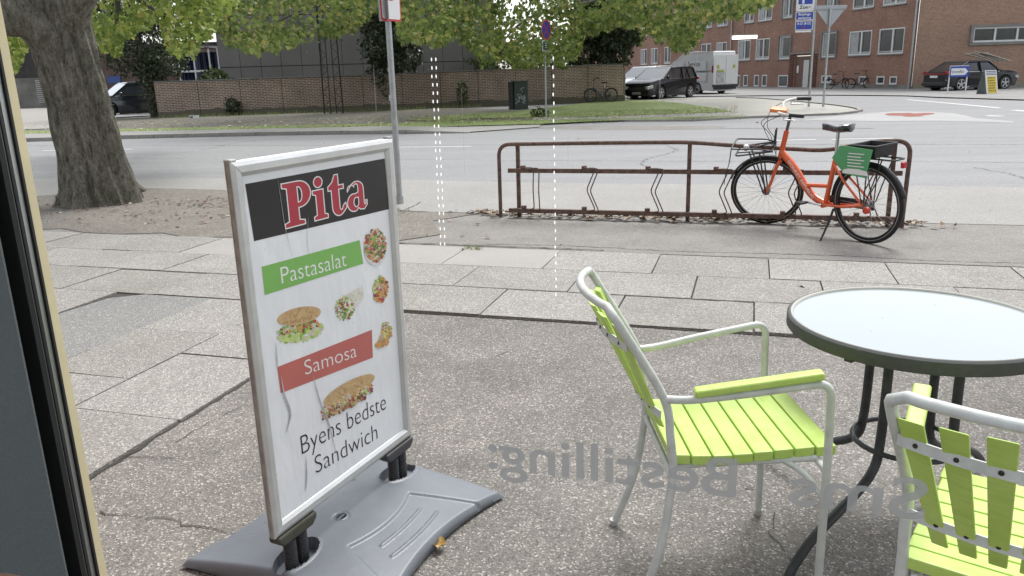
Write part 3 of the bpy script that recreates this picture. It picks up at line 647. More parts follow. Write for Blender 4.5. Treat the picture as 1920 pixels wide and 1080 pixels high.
def limb(mb_, path, radii, n=10, flute=0., seed=0, sub=1):
    pts = spline(path, 8); k = len(pts); rs = np.interp(np.linspace(0, 1, k), np.linspace(0, 1, len(radii)), radii)
    rr = random.Random(seed); vs = []; ph = [rr.uniform(0, 6.28) for _ in range(8)]
    tg = [(pts[min(i + 1, k - 1)] - pts[max(i - 1, 0)]).normalized() for i in range(k)]
    for i in range(k):
        x = Vector((1, 0, 0)); x = (x - tg[i] * x.dot(tg[i])).normalized() if abs(tg[i].x) < .95 else tg[i].orthogonal().normalized(); y = tg[i].cross(x)
        zz = pts[i].z
        for j_ in range(n):
            a = 2 * math.pi * j_ / n
            q = 1 + flute * (.5 * math.sin(3 * a + ph[0] + zz * .5) + .4 * math.sin(5 * a + ph[1] - zz * .9) + .3 * math.sin(8 * a + ph[2] + zz * 1.1) + .30 * math.sin(13 * a + ph[3] + 2.1 * zz) + .22 * math.sin(23 * a + ph[4] + 3 * zz) + .1 * math.sin(17 * a - 9 * zz))
            vs.append(pts[i] + (x * math.cos(a) + y * math.sin(a)) * rs[i] * q)
    mb_.add(vs, [(i * n + j_, i * n + (j_ + 1) % n, (i + 1) * n + (j_ + 1) % n, (i + 1) * n + j_) for i in range(k - 1) for j_ in range(n)] + [tuple(range((k - 1) * n, k * n))])
def cloud(px0, px1, low, Y0, Y1, nclump, per, rad, top=-260, rnd=None):
    """leaf centres: clumps in the air over the street, hanging no lower than the outline LOW (x, y pairs)"""
    lx, ly = zip(*low); out = []
    for _ in range(nclump):
        px = RNG.uniform(px0, px1); lo = np.interp(px, lx, ly); u = RNG.random()
        py = lo - 12 - (lo - 12 - top) * (u ** 1.5) if RNG.random() < .85 else lo - RNG.uniform(0, 25)
        Y = RNG.uniform(Y0, Y1); c_ = at(px, py, Y)
        rr = rad * RNG.uniform(.6, 1.4); pts = RNG.normal(size=(int(per * RNG.uniform(.5, 1.5)), 3)) * (rr, rr, rr * .55) + np.array(c_)
        out.append(pts)
    P_ = np.concatenate(out)
    # nothing hangs below the outline
    Cc = np.array((0, 0, H)); v = P_ - Cc; z = v @ np.array(fw); px = 960 + F * (v @ np.array(rt)) / z; py = 540 - F * (v @ np.array(up)) / z
    keep = py < np.interp(px, lx, ly) + RNG.normal(size=len(P_)) * 3 + 4 * np.sin(px * .21) + 3 * np.sin(px * .083 + 1)
    return P_[keep]
# A: the big plane tree on the left
ta = G(190, 381); tree = thing("plane_tree", "huge grey barked plane tree with a fluted trunk rising from bare soil", "tree", ta)
mb = MB()
def q_(px, py, Y=10.571): return at(px, py, Y) - ta
limb(mb, [q_(192, 392), q_(190, 372), q_(186, 345), q_(177, 300), q_(163, 240), q_(148, 180), q_(132, 120), q_(120, 70), q_(112, 20), q_(104, -60), q_(110, -200), q_(150, -420)], [.56, .49, .43, .375, .36, .345, .345, .345, .33, .29, .25, .18], 96, .15, 3)
limb(mb, [q_(118, 110, 10.5), q_(85, 62, 10.4), q_(45, 36, 10.3), q_(-20, 22, 10.1), q_(-140, -40, 9.9), q_(-300, -200, 9.7)], [.24, .27, .235, .21, .17, .1], 20, .07, 5)
limb(mb, [q_(128, 60, 10.5), q_(150, -20, 10.4), q_(215, -120, 10.2), q_(330, -260, 10.0), q_(500, -420, 9.6)], [.2, .22, .19, .15, .08], 16, .07, 6)
# buttress roots
for px, py, dx in ((262, 360, .35), (118, 372, -.3), (235, 372, .25), (150, 384, -.12), (200, 386, .05)):
    e = G(px, py) - ta; limb(mb, [e * .35 + Vector((0, .0, .34)), e * .75 + Vector((0, 0, .1)), e * 1.05 + Vector((0, 0, .0)), e * 1.25 + Vector((0, 0, -.06))], [.2, .13, .07, .03], 10, .1, int(px))
mb.build("trunk", bark, tree, 50)
lowA = [(-200, 110), (8, 120), (30, 140), (45, 110), (62, 75), (70, 40), (90, -20), (150, -20), (168, 40), (180, 70), (190, 100), (226, 102), (236, 66), (262, 60), (300, 40), (318, 108), (362, 112), (378, 78), (400, 64), (420, 30), (520, -30)]
P1 = cloud(165, 420, lowA, 13, 20, 170, 62, .24, -200); P2 = cloud(-60, 62, lowA, 12, 19, 80, 64, .28, -150)
P3 = np.concatenate([RNG.normal(size=(60, 3)) * (1.0, 1.0, .5) + np.array(at(RNG.uniform(-500, 700), RNG.uniform(-700, -260), RNG.uniform(7, 15))) for _ in range(45)])
leaves_mesh("crown", np.concatenate([P1, P2, P3]), .085, plane_leaf, tree, ta)
br = MB()
for path, rr in (([at(170, -60, 10.5), at(230, -20, 13), at(290, 20, 16), at(345, 78, 18)], [.08, .06, .035, .01]), ([at(200, -80, 11), at(220, 0, 13.5), at(215, 60, 15), at(205, 92, 15.5)], [.06, .045, .02, .008]), ([at(0, -40, 10), at(20, 40, 13), at(25, 100, 15)], [.05, .03, .01])):
    limb(br, [p - ta for p in path], rr, 7)
br.build("branch", bark_dark, tree, 60)
# B and C: trees beyond the wall, trunks wrapped in ivy
def ivy_mass(name, parent, c, blobs, n, size, mat):
    P_ = []
    for (x, y, z, rx, ry, rz), w in zip(blobs, [b_[3] * b_[5] for b_ in blobs]):
        k = int(n * w / sum(b_[3] * b_[5] for b_ in blobs)); v = RNG.normal(size=(k, 3)); v /= np.linalg.norm(v, axis=1)[:, None]
        v *= (RNG.uniform(.72, 1.0, k) * (1 + .16 * np.sin(v[:, 0] * 7 + v[:, 2] * 9) + .1 * np.sin(v[:, 1] * 13 + v[:, 2] * 5)))[:, None]
        P_.append(v * (rx, ry, rz) + (x, y, z))
    return leaves_mesh(name, np.concatenate(P_), size, mat, parent, (0, 0, 0), .25)
def far_tree(label, base, blobs, crownP, ntr, leafsz, bpaths, mat=far_leaf):
    t_ = thing("street_tree", label, "tree", base, group="trees beyond the garden wall")
    mb_ = MB(); limb(mb_, [Vector((0, 0, -.1)), Vector((0, 0, 1.5)), Vector((.1, 0, 3.5)), Vector((0, 0, 6)), Vector((.2, 0, 9.5))], [.35, .3, .27, .22, .1], 12, .06)
    for pth, r_ in bpaths: limb(mb_, [p - base for p in pth], r_, 7)
    mb_.build("trunk", bark_dark, t_, 60)
    ivy_mass("ivy", t_, base, blobs, ntr, .13, ivy_leaf)
    leaves_mesh("crown", crownP, leafsz, mat, t_, base); return t_
lowB = [(395, 40), (425, 92), (450, 90), (470, 102), (505, 98), (540, 92), (585, 82), (600, 72), (640, 72), (665, 62), (700, 20), (735, 30), (750, 76), (790, 86), (830, 88), (850, 60), (880, 40)]
bB = at(728, 130, 39.5); bB.z = 0
lowC = [(840, 60), (880, 95), (905, 122), (935, 110), (960, 128), (1000, 130), (1050, 124), (1075, 118), (1100, 70), (1150, 48), (1180, 55), (1200, 55), (1222, 66), (1240, 85), (1262, 96), (1285, 100), (1308, 80), (1330, 45), (1380, 34), (1400, 30), (1425, 16), (1450, 4), (1470, -20)]
bC = at(1142, 180, 43.5); bC.z = 0
fillB = np.concatenate([RNG.normal(size=(50, 3)) * (1.2, 1.2, .7) + np.array(at(RNG.uniform(380, 900), RNG.uniform(-620, -200), RNG.uniform(26, 44))) for _ in range(60)])
fillC = np.concatenate([RNG.normal(size=(50, 3)) * (1.2, 1.2, .7) + np.array(at(RNG.uniform(850, 1420), RNG.uniform(-560, -200), RNG.uniform(32, 50))) for _ in range(65)])
far_tree("leafy tree with an ivy wrapped trunk standing in front of the grey hall", bB,
         [(0, 0, 3.9, 1.35, 1.3, 1.9), (.1, -.1, 5.8, 1.3, 1.2, 2.2), (-.3, 0, 1.6, .7, .7, 1.2), (.9, 0, 2.6, .8, .8, .9)], np.concatenate([cloud(400, 880, lowB, 23, 38, 270, 48, .36), fillB]), 9000, .155,
         [([at(735, 10, 39), at(680, 20, 35), at(600, 10, 31), at(520, 40, 29)], [.12, .09, .05, .02]), ([at(720, -30, 39), at(790, 20, 34), at(820, 60, 31)], [.1, .06, .02]), ([at(700, -60, 39), at(500, -40, 33), at(430, 40, 30)], [.12, .06, .02])])
far_tree("broad tree with an ivy covered trunk at the right end of the brick wall", bC,
         [(0, 0, 2.6, 1.15, 1.1, 1.5), (.3, 0, 4.2, 1.6, 1.3, 1.9), (-1.4, 0, 2.6, 1.0, .9, .8), (.45, -.2, 1.0, .35, .4, 1.0), (-.9, 0, 4.0, 1.2, 1, 1.4)], np.concatenate([cloud(855, 1450, lowC, 27, 44, 460, 50, .40), fillC]), 13000, .175,
         [([at(1130, 20, 43), at(1200, 40, 40), at(1270, 80, 38)], [.12, .06, .02]), ([at(1130, 0, 43), at(1000, 30, 38), at(930, 90, 34)], [.12, .07, .02]), ([at(1150, -20, 43), at(1300, -10, 40), at(1420, 5, 38)], [.1, .06, .02]), ([at(860, 190, 40), at(895, 120, 40), at(915, 50, 39)], [.03, .04, .02])])
bD = at(262, 150, 37.6); bD.z = 0
t_ = thing("evergreen_tree", "dark bushy evergreen hung with ivy between the parked car and the brick wall", "tree", bD)
mb = MB(); limb(mb, [Vector((.5, 0, -.1)), Vector((.5, 0, 1.5)), Vector((.2, 0, 3.4)), Vector((0, 0, 6))], [.25, .2, .18, .06], 10, .06); mb.build("trunk", bark_dark, t_, 60)
ivy_mass("crown", t_, bD, [(-.1, .2, 3.3, 1.5, 1.3, 1.35), (1.2, .3, 2.5, 1.0, 1.0, .75), (-1.2, .4, 4.1, 1.1, 1.1, 1.2), (.3, .2, 5.2, 1.5, 1.3, 1.5), (.7, 0, .9, .52, .5, 1.0), (.5, 0, 2.0, .65, .6, .8)], 12000, .11, leafy("evergreen_leaves", [(0, (.03, .045, .02)), (.6, (.055, .075, .035)), (1, (.11, .13, .06))], .5, .15))
# understorey behind the wall and shrubs at its foot
def shrub(label, px, py, Y, blobs, n, size, mat, grp=None, z0=0):
    b_ = at(px, py, Y); b_.z = z0; s_ = thing("shrub", label, "shrub", b_, group=grp)
    mb_ = MB(); 
    for k in range(5): mb_.tube([(0, 0, 0), (random.uniform(-.2, .2), random.uniform(-.2, .2), blobs[0][2] * .6), (random.uniform(-.4, .4), random.uniform(-.3, .3), blobs[0][2] * 1.1)], [.03, .02, .01], 5)
    mb_.build("stem", bark_dark, s_); ivy_mass("foliage", s_, b_, blobs, n, size, mat); return s_
shrub("ragged dark shrub against the wall foot near its left end", 438, 214, 37.5, [(0, 0, .45, .35, .3, .42)], 350, .09, ivy_leaf)
shrub("wide dark bush against the wall foot behind the lattice mast", 660, 206, 39.2, [(0, 0, .35, .7, .35, .35), (-.9, 0, .3, .5, .3, .3)], 900, .09, hedge_leaf)
shrub("small green sapling against the wall right of the sign pole", 868, 195, 39.2, [(0, 0, .7, .3, .25, .6)], 300, .09, hedge_leaf)
shrub("light green bush peeping over the wall beside the carport", 405, 150, 43, [(0, 0, 1.5, .8, .6, .8)], 900, .12, hedge_leaf)
shrub("pale green creeper hanging over the wall end beside the parked cars", 1195, 80, 44.6, [(0, 0, .6, .45, .4, .6), (-.1, 0, 1.2, .4, .4, .6)], 600, .14, far_leaf, None, 2.75)
shrub("loose thicket behind the wall at the right of the hall", 990, 140, 47, [(0, 0, 2.0, 3.2, 1.0, 1.4)], 3200, .16, hedge_leaf)
shrub("green bush under the sign pole at the kerb", 1012, 221, 28.6, [(0, 0, .15, .35, .2, .22)], 260, .07, hedge_leaf)
# lattice mast in front of the wall
mp = G(628, 213.5); lm = thing("lattice_mast", "dark slender lattice steel mast standing before the brick wall", "mast", mp + Vector((0, -.2, 0)), wall_yaw)
b = MB(); legs = [(-.42, -.1), (-.42, .35), (.42, -.1), (.42, .35)]
for x, y in legs: b.tube([(x, y, 0), (x * .8, y, 7)], .028, 6)
b.build("mast_leg", dark_metal, lm)
b = MB(); nz = 22
for k in range(nz):
    z0, z1 = k * .32, (k + 1) * .32
    for x0, x1 in ((-.42, -.12), (.12, .42)):
        b.tube([(x0 if k % 2 else x1, -.1, z0), (x1 if k % 2 else x0, -.1, z1)], .012, 5)
for x in (-.12, .12): b.tube([(x, -.1, 0), (x, -.1, 7)], .022, 6)
b.build("lattice", dark_metal, lm)

# ---------------------------------------------------------------- the shop window we look through
TG = 1.2
def sw(px, py, t): d = ray(px, py); q = Vector((0, 0, H)) + d * (t / d.dot(VS)); return q.dot(US)
shop = thing("shop_window", "shop window with cream outer jamb, aluminium glazing strips and mirrored vinyl lettering", "window", W(0, TG, 0), A)
glass_clear, nt, b_ = new_mat("clear_glass"); tr = nt.nodes.new("ShaderNodeBsdfTransparent"); tr.inputs[0].default_value = (1, 1, 1, 1)
nt.links.new(tr.outputs[0], nt.nodes["Material Output"].inputs[0])
b = MB(); b.box((.55, 0, 1.45), (4.0, .006, 2.1)); b.build("pane", glass_clear, shop)
e0 = -1.1105 * TG
cream = M("cream_paint", (.66, .58, .36), .5, 0, .06, 6, .1, 60)
r2_ = -1.1105; r1_ = sw(136.5, 820, 1.0); t1_ = TG + .004; t2_ = t1_ * r1_ / r2_
b = MB(); b.box((r2_ * t2_ - .03, (t1_ + t2_) / 2 - TG, 1.45), (.06, t2_ - t1_, 2.1)); b.build("jamb", cream, shop)
e0 = -1.47
def strip(name, pxa, pxb, t, mat, depth=.03, py=820):
    sa, sb = sw(pxa, py, t), sw(pxb, py, t); q = MB(); q.box(((sa + sb) / 2, t - TG, 1.45), (sb - sa, depth, 2.1)); return q.build(name, mat, shop)
alu = M("brushed_aluminium", (.42, .43, .42), .38, .85, .08, 3); dgask = M("black_gasket", (.02, .02, .02), .6, 0, .2)
strip("gasket", 124, 136.5, TG + .001, dgask, .005)
strip("glazing_bead", 115.5, 126, TG - .008, alu, .010)
strip("gasket", 110, 117, TG - .012, dgask, .004)
strip("bead_lip", 106.5, 111.5, TG - .018, alu, .006)
q = MB(); sa = sw(107.5, 820, TG - .03); q.box((sa - .15, -.03, 1.45), (.3, .012, 2.1)); q.build("frame", M("shadow_gap_black", (.012, .012, .012), .7, 0, .1), shop)  # near-black strip paints the soft shadow gap between bead and wall panel
vinyl, nt, b_ = new_mat("frosted_vinyl"); b_.inputs["Base Color"].default_value = (.245, .25, .25, 1); b_.inputs["Roughness"].default_value = .7
tr = nt.nodes.new("ShaderNodeBsdfTransparent"); tl = nt.nodes.new("ShaderNodeBsdfTranslucent"); tl.inputs[0].default_value = (.245, .25, .25, 1)
m1 = nt.nodes.new("ShaderNodeMixShader"); m1.inputs[0].default_value = .5; m2 = nt.nodes.new("ShaderNodeMixShader"); m2.inputs[0].default_value = .84
nt.links.new(b_.outputs[0], m1.inputs[1]); nt.links.new(tl.outputs[0], m1.inputs[2]); nt.links.new(tr.outputs[0], m2.inputs[1]); nt.links.new(m1.outputs[0], m2.inputs[2]); nt.links.new(m2.outputs[0], nt.nodes["Material Output"].inputs[0])
# the words read from the street, so they are mirrored from inside; the line starts at the right
zb_ = .969; zb_ = H + (.969 - H) * TG
cap = .0597 * TG
def vin(name, body, s_right, width):
    me = text_mesh(name, body, 1.0, vinyl, 'MESH', Matrix.Identity(4), offset=.012)
    xs = [v.co.x for v in me.vertices]; x0, x1 = min(xs), max(xs); k = width / (x1 - x0); kz = cap / .73
    M4 = Matrix(((-k, 0, 0, s_right + k * x0), (0, 0, 1, -.0045), (0, kz, 0, zb_), (0, 0, 0, 1))); me.transform(M4)
    o = bpy.data.objects.new(name, me); COL.objects.link(o); o.parent = shop
sS0, sS1 = sw(1480, 905, TG), sw(1737, 930, TG); sB0, sB1 = sw(917, 850, TG), sw(1382, 890, TG)
vin("lettering", "Sms", sS1, sS1 - sS0); vin("lettering", "Bestilling:", sB1, sB1 - sB0)
# dusty specks and faint reflection streaks painted as pale runs on the pane
dust_streak_m, nt, b_ = new_mat("dust_and_reflection_streaks"); b_.inputs["Base Color"].default_value = (.7, .7, .68, 1); tr = nt.nodes.new("ShaderNodeBsdfTransparent"); m1 = nt.nodes.new("ShaderNodeMixShader"); m1.inputs[0].default_value = .22
nt.links.new(tr.outputs[0], m1.inputs[1]); nt.links.new(b_.outputs[0], m1.inputs[2]); nt.links.new(m1.outputs[0], nt.nodes["Material Output"].inputs[0])
q = MB(); q.sheet = 1; rr = random.Random(4)
for k in range(260):
    x, z = rr.uniform(-1.2, 1.1), rr.uniform(.6, 1.65); r_ = rr.choice((.0006, .0008, .0013)); q.flat([(x + r_ * math.cos(a), -.0042, z + r_ * math.sin(a)) for a in (0, 1.2, 2.5, 3.7, 5)])
for px_, pa_, pb_, w_ in ((1238, 90, 215, .0011), (838, 590, 700, .0005), (870, 160, 330, .0006), (705, 120, 215, .0012), (1066, 250, 330, .0006), (1430, 960, 1040, .0007), (1600, 700, 900, .0006)):
    x0_ = sw(px_, (pa_ + pb_) / 2, TG); za_ = H + ray(px_, pa_).z * (TG / ray(px_, pa_).dot(VS)); zc_ = H + ray(px_, pb_).z * (TG / ray(px_, pb_).dot(VS))
    q.flat([(x0_ - w_, -.0042, zc_), (x0_ + w_ * .6, -.0042, zc_ + .01), (x0_ + w_, -.0042, za_), (x0_ - w_ * .5, -.0042, za_ - .01)])
q.build("dust_and_streaks", dust_streak_m, shop)["kind"] = "stuff"
# the shop front around the opening (seen from a step aside, and it shades the pavement)
sfm = brick("shop_front_brick", (.30, .15, .10), (.24, .12, .08), (.4, .37, .33))
b = MB()
b.box((e0 - .024 - 3, .03, 1.6), (6, .09, 3.2)); b.box((2.55 + 3, .03, 1.6), (6, .09, 3.2)); b.box((.6, .03, .12), (3.9, .09, .24)); b.box((.6, .03, 3.6), (15.9, .09, 2.2))
o = b.build("shop_wall", sfm, None, loc=W(0, TG + .0, 0), rotz=A); tag(o, kind='structure')
q = MB(); sa = sw(74, 820, TG - .10); q.box((sa - .65, -.10, 1.2), (1.3, .004, 2.4)); o = q.build("inner_wall_panel", M("grey_woven_panel", (.115, .13, .13), .85, 0, .1, 200, .5, 300), None, loc=W(0, TG, 0), rotz=A); tag(o, "dark grey woven wall panel inside beside the window frame", "wall panel")
# glowing dots added inside the glass for the reflections of two light strips
glow_dot = M("white_reflection_dot", (1, 1, 1), .5, emit=.55, var=0.)
glow_dot2, nt, b_ = new_mat("soft_reflection_glow"); em = nt.nodes.new("ShaderNodeEmission"); em.inputs[1].default_value = .62; tr = nt.nodes.new("ShaderNodeBsdfTransparent"); m1 = nt.nodes.new("ShaderNodeMixShader"); m1.inputs[0].default_value = .7
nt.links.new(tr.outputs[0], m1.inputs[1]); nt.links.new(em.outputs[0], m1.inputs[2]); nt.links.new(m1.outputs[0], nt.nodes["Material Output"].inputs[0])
def strip_reflection(px, pa, pb, dpx, label):
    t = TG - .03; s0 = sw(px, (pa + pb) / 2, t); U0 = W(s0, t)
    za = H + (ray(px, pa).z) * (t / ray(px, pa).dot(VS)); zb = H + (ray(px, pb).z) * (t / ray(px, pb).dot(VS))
    th_ = thing("light_strip_reflection", label, "light strip", (U0.x, U0.y, zb), A, "glowing dots added for reflections in the window")
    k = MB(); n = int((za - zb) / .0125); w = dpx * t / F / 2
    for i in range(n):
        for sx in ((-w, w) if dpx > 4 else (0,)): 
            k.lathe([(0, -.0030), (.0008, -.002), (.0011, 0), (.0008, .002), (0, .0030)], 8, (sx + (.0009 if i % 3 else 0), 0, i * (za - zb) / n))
    k.build("reflection_dot", glow_dot2, th_); tp = MB(); tp.box((0, .004, (za - zb) / 2), (.0016, .0004, za - zb + .01)); tp.build("clear_backing", glass_clear, th_)
strip_reflection(820.5, 95, 457, 9, "double row of glowing dots added for the reflection of the left light strip")
strip_reflection(1039, 92, 552, 3.2, "single row of glowing dots added for the reflection of the right light strip")
sp_ = at(-90, 1190, .72); st_ = thing("stool", "round brown wooden stool seat at the bottom left corner indoors", "stool", (sp_.x - .03, sp_.y - .02, 0))
b = MB(); b.lathe([(0, sp_.z - .03), (.12, sp_.z - .03), (.135, sp_.z - .015), (.13, sp_.z), (0, sp_.z + .004)], 32); b.build("seat", M("brown_wood", (.08, .045, .03), .4, 0, .25, 12), st_, 40)
b = MB(); 
for k in range(3): a = k * 2.1; b.tube([(.09 * math.cos(a), .09 * math.sin(a), sp_.z - .03), (.16 * math.cos(a), .16 * math.sin(a), 0)], .012, 8)
b.build("leg", dark_metal, st_)

# ---------------------------------------------------------------- pavement sign
BL, BR_ = Vector((-.743, 2.093, 0)), Vector((-.412, 2.785, 0)); byw = math.atan2(BR_.y - BL.y, BR_.x - BL.x); bwid = (BR_ - BL).length
bc = (BL + BR_) / 2
board = thing("pavement_sign", "aluminium framed pita poster sign on a grey sprung plastic base", "pavement sign", bc, byw)
Z0, Z1 = .20, 1.326; hwid = bwid / 2; fr = .042
alu2 = M("weathered_aluminium", (.62, .63, .62), .42, .55, .1, 9)
def mitred(name, y0, y1, sgn):
    """snap frame: four mitred lengths with a sloped face"""
    for (a, c_, d_, e_) in (((-hwid, Z0), (hwid, Z0), (hwid - fr, Z0 + fr), (-hwid + fr, Z0 + fr)), ((hwid, Z0), (hwid, Z1), (hwid - fr, Z1 - fr), (hwid - fr, Z0 + fr)), ((hwid, Z1), (-hwid, Z1), (-hwid + fr, Z1 - fr), (hwid - fr, Z1 - fr)), ((-hwid, Z1), (-hwid, Z0), (-hwid + fr, Z0 + fr), (-hwid + fr, Z1 - fr))):
        k = MB(); f_ = lambda p, q_, u: (p[0] + (q_[0] - p[0]) * u, p[1] + (q_[1] - p[1]) * u)
        lv = [(0., y0), (0., y0 + (y1 - y0) * .6), (.3, y1), (.72, y1), (1., y0 + (y1 - y0) * .35), (1., y0)]
        n = len(lv); vs = []
        g = .0006
        for P_, Q_ in ((a, e_), (c_, d_)):
            for u, y in lv: x, z = f_(P_, Q_, u); vs.append((x, y, z))
        k.add(vs, [(i, i + 1, n + i + 1, n + i) for i in range(n - 1)] + [tuple(range(n)), tuple(range(2 * n - 1, n - 1, -1)), (n - 1, 0, n, 2 * n - 1)])
        k.build(name, alu2, board, bevel=.0012, seg=1)
mitred("frame", -.003, -.017, -1); mitred("frame", .003, .017, 1)
b = MB(); b.box((0, 0, (Z0 + Z1) / 2), (2 * hwid - .004, .0056, Z1 - Z0 - .004)); b.build("back_plate", M("frame_core", (.16, .16, .15), .6, .3), board)
gr_al = M("grimy_aluminium", (.36, .365, .34), .5, .4, .3, 20)
for sx in (-1, 1):
    b = MB(); b.box((sx * (hwid - .006), 0, (Z0 + Z1) / 2), (.012, .022, Z1 - Z0 + .006)); b.build("edge_profile", gr_al, board, bevel=.003)
    b = MB(); b.box((sx * (hwid - .012), 0, Z1 + .002), (.026, .024, .008)); b.build("corner_cap", gr_al, board, bevel=.003)
if 0: b.build("edge_profile", M("grimy_aluminium", (.36, .365, .34), .5, .4, .3, 20), board, bevel=.003)
poster_m = M("glossy_poster", (.80, .82, .84), .2, 0, .03, 3, .0, 6, spec=.5)
bump(poster_m.node_tree, poster_m.node_tree.nodes["Principled BSDF"], noise(poster_m.node_tree, coords(poster_m.node_tree, "Object", (1.6, 1, .7)), 5, 3, .5), .7, .012)
px0, px1, pz0, pz1 = -hwid + fr - .004, hwid - fr + .004, Z0 + fr - .004, Z1 - fr + .004
b = MB(); n = 30; vs = []
for k in range(n + 1):
    for q_i in range(n + 1):
        x = px0 + (px1 - px0) * k / n; z = pz0 + (pz1 - pz0) * q_i / n
        vs.append((x, -.0045 - .0, z))
b.add(vs, [(k * (n + 1) + q_i, (k + 1) * (n + 1) + q_i, (k + 1) * (n + 1) + q_i + 1, k * (n + 1) + q_i + 1) for k in range(n) for q_i in range(n)])
post = b.build("poster", poster_m, board, 60)
def pw_(px, py):                                          # a point of the photograph on the poster, as local x, z
    u, z = onwall(px, py, bc, byw); return u, z
ly = [-.0050]
def pquad(name, pts, mat, parent=post):
    k = MB(); k.sheet = 1; ly[0] -= .00003; pp = [pw_(*p) for p in pts]
    k.flat([(x, ly[0], z) for x, z in pp]); o_ = k.build(name, mat); o_.parent = parent; return o_
blackp = M("printed_black", (.016, .015, .016), .2, 0, .3, 3); greenp = M("printed_green", (.20, .46, .11), .22, 0, .04); redp = M("printed_red", (.50, .14, .12), .22, 0, .06)
letter_red = M("printed_crimson", (.42, .035, .055), .25, 0, .05); letter_white = M("printed_white", (.80, .80, .79), .25, 0, .02); letter_black = M("printed_text_black", (.02, .02, .022), .25)
def clampx(p): return (max(px0 + .003, min(px1 - .003, p[0])), p[1])
def pquad2(name, pts, mat):
    k = MB(); k.sheet = 1; ly[0] -= .00003; pp = [clampx(pw_(*p)) for p in pts]; k.flat([(x, ly[0], z) for x, z in pp]); o_ = k.build(name, mat); o_.parent = post; return o_
pquad2("black_panel", [(474, 452), (727, 392), (719, 297), (457, 345)], blackp)
pquad("green_panel", [(494, 553), (679, 494), (672, 450), (488, 500)], greenp)
pquad("red_panel", [(524, 737), (697, 670), (695, 618), (517, 688)], redp)
# the crimson slab letters, drawn as outlines
def curve_letters(name, loops_set, mat, off, y, M2):
    cu = bpy.data.curves.new(name, 'CURVE'); cu.dimensions = '2D'; cu.fill_mode = 'BOTH'; cu.resolution_u = 8; cu.offset = 0
    for loops in loops_set:
        for lp in loops:
            s_ = cu.splines.new('POLY'); s_.points.add(len(lp) - 1)
            for i, p in enumerate(lp): s_.points[i].co = (p[0], p[1], 0, 1)
            s_.use_cyclic_u = True
    if off: cu.offset = off
    tmp = bpy.data.objects.new("tmp_c", cu); COL.objects.link(tmp); dg = bpy.context.evaluated_depsgraph_get()
    me = bpy.data.meshes.new_from_object(tmp.evaluated_get(dg)); COL.objects.unlink(tmp); bpy.data.objects.remove(tmp)
    me.transform(M2); me.materials.clear(); me.materials.append(mat); o_ = bpy.data.objects.new(name, me); COL.objects.link(o_); o_.parent = post; return o_
def arc(cx, cy, rx, ry, a0, a1, n=14): return [(cx + rx * math.cos(R(a0 + (a1 - a0) * k / n)), cy + ry * math.sin(R(a0 + (a1 - a0) * k / n))) for k in range(n + 1)]
LP = [[(0, 0), (.50, 0), (.50, .10), (.37, .13), (.37, .40)] + arc(.40, .695, .30, .295, -90, 90) + [(0, .99), (0, .89), (.11, .86), (.11, .13), (0, .10)],
      [(.37, .52), (.37, .86)] + arc(.39, .69, .085, .17, 90, -90)[0:]]
Li = [[(0, 0), (.37, 0), (.37, .09), (.29, .12), (.29, .70), (0, .70), (0, .61), (.08, .58), (.08, .12), (0, .09)], arc(.17, .875, .115, .125, 0, 354, 20)]
Lt = [[(.0, .61), (.085, .61), (.085, .20)] + arc(.27, .20, .185, .22, 180, 300, 10) + [(.50, .13), (.47, .26), (.41, .22)] + arc(.34, .20, .045, .09, -20, -150, 6) + [(.30, .61), (.44, .61), (.44, .71), (.30, .71), (.30, .97), (.20, .97), (.12, .80), (0, .71)]]
La = [arc(.13, .53, .11, .11, 200, 20, 10)[::1] + [(.22, .58)] + arc(.28, .60, .06, .05, 180, 0, 6) + [(.34, .44)] + arc(.2, .2, .2, .22, 75, 290, 16) + [(.32, .05), (.38, .0), (.5, -.02), (.60, .08), (.60, .20), (.545, .20)] + arc(.535, .15, .03, .05, 60, -120, 5) + [(.51, .16), (.51, .52)] + arc(.30, .52, .21, .19, 0, 150, 12),
      arc(.27, .20, .075, .12, 60, 330, 12) + [(.34, .2), (.34, .31)]]
def place(L_, x): return [[(px + x, py) for px, py in lp] for lp in L_]
SET = [place(LP, 0), place(Li, .74), place(Lt, 1.16), place(La, 1.68)]
p0 = pw_(533, 429); p1 = pw_(688, 388); cap_ = pw_(521, 342)[1] - p0[1]
kx = (p1[0] - p0[0]) / 2.3; kz_ = cap_ * .97; sh_ = (p1[1] - p0[1]) / (p1[0] - p0[0])
ly[0] -= .00004
def MM(y): return Matrix(((kx, 0, 0, p0[0]), (0, 0, -1, y), (kx * sh_, kz_, 0, p0[1]), (0, 0, 0, 1)))
# outline: the same letters grown by a few millimetres
curve_letters("title_lettering", SET, letter_red, 0, 0, MM(ly[0])); ly[0] -= .00005
k = MB(); k.sheet = 1; M_ = MM(ly[0])
for L_ in SET:
    for lp in L_:
        P_ = [Vector(p) for i, p in enumerate(lp) if (Vector(p) - Vector(lp[i - 1])).length > 1e-4]; n = len(P_); inn, out = [], []
        for i in range(n):
            d1 = (P_[i] - P_[i - 1]).normalized(); d2 = (P_[(i + 1) % n] - P_[i]).normalized(); n1 = Vector((-d1.y, d1.x)); n2 = Vector((-d2.y, d2.x)); nn = n1 + n2
            nn = nn / max(.35, nn.length_squared) * 2 if nn.length > .2 else n1
            nn = nn * .5 * 2 / 2; nn = (n1 + n2) / max(.5, 1 + n1.dot(n2))
            inn.append(P_[i] + nn * .0125); out.append(P_[i] - nn * .0125)
        for i in range(n):
            q = (i + 1) % n; k.add([M_ @ Vector((p.x, p.y, 0)) for p in (inn[i], out[i], out[q], inn[q])], [(0, 1, 2, 3)])
o_ = k.build("title_lettering_outline", letter_white); o_.parent = post; ly[0] -= .00004
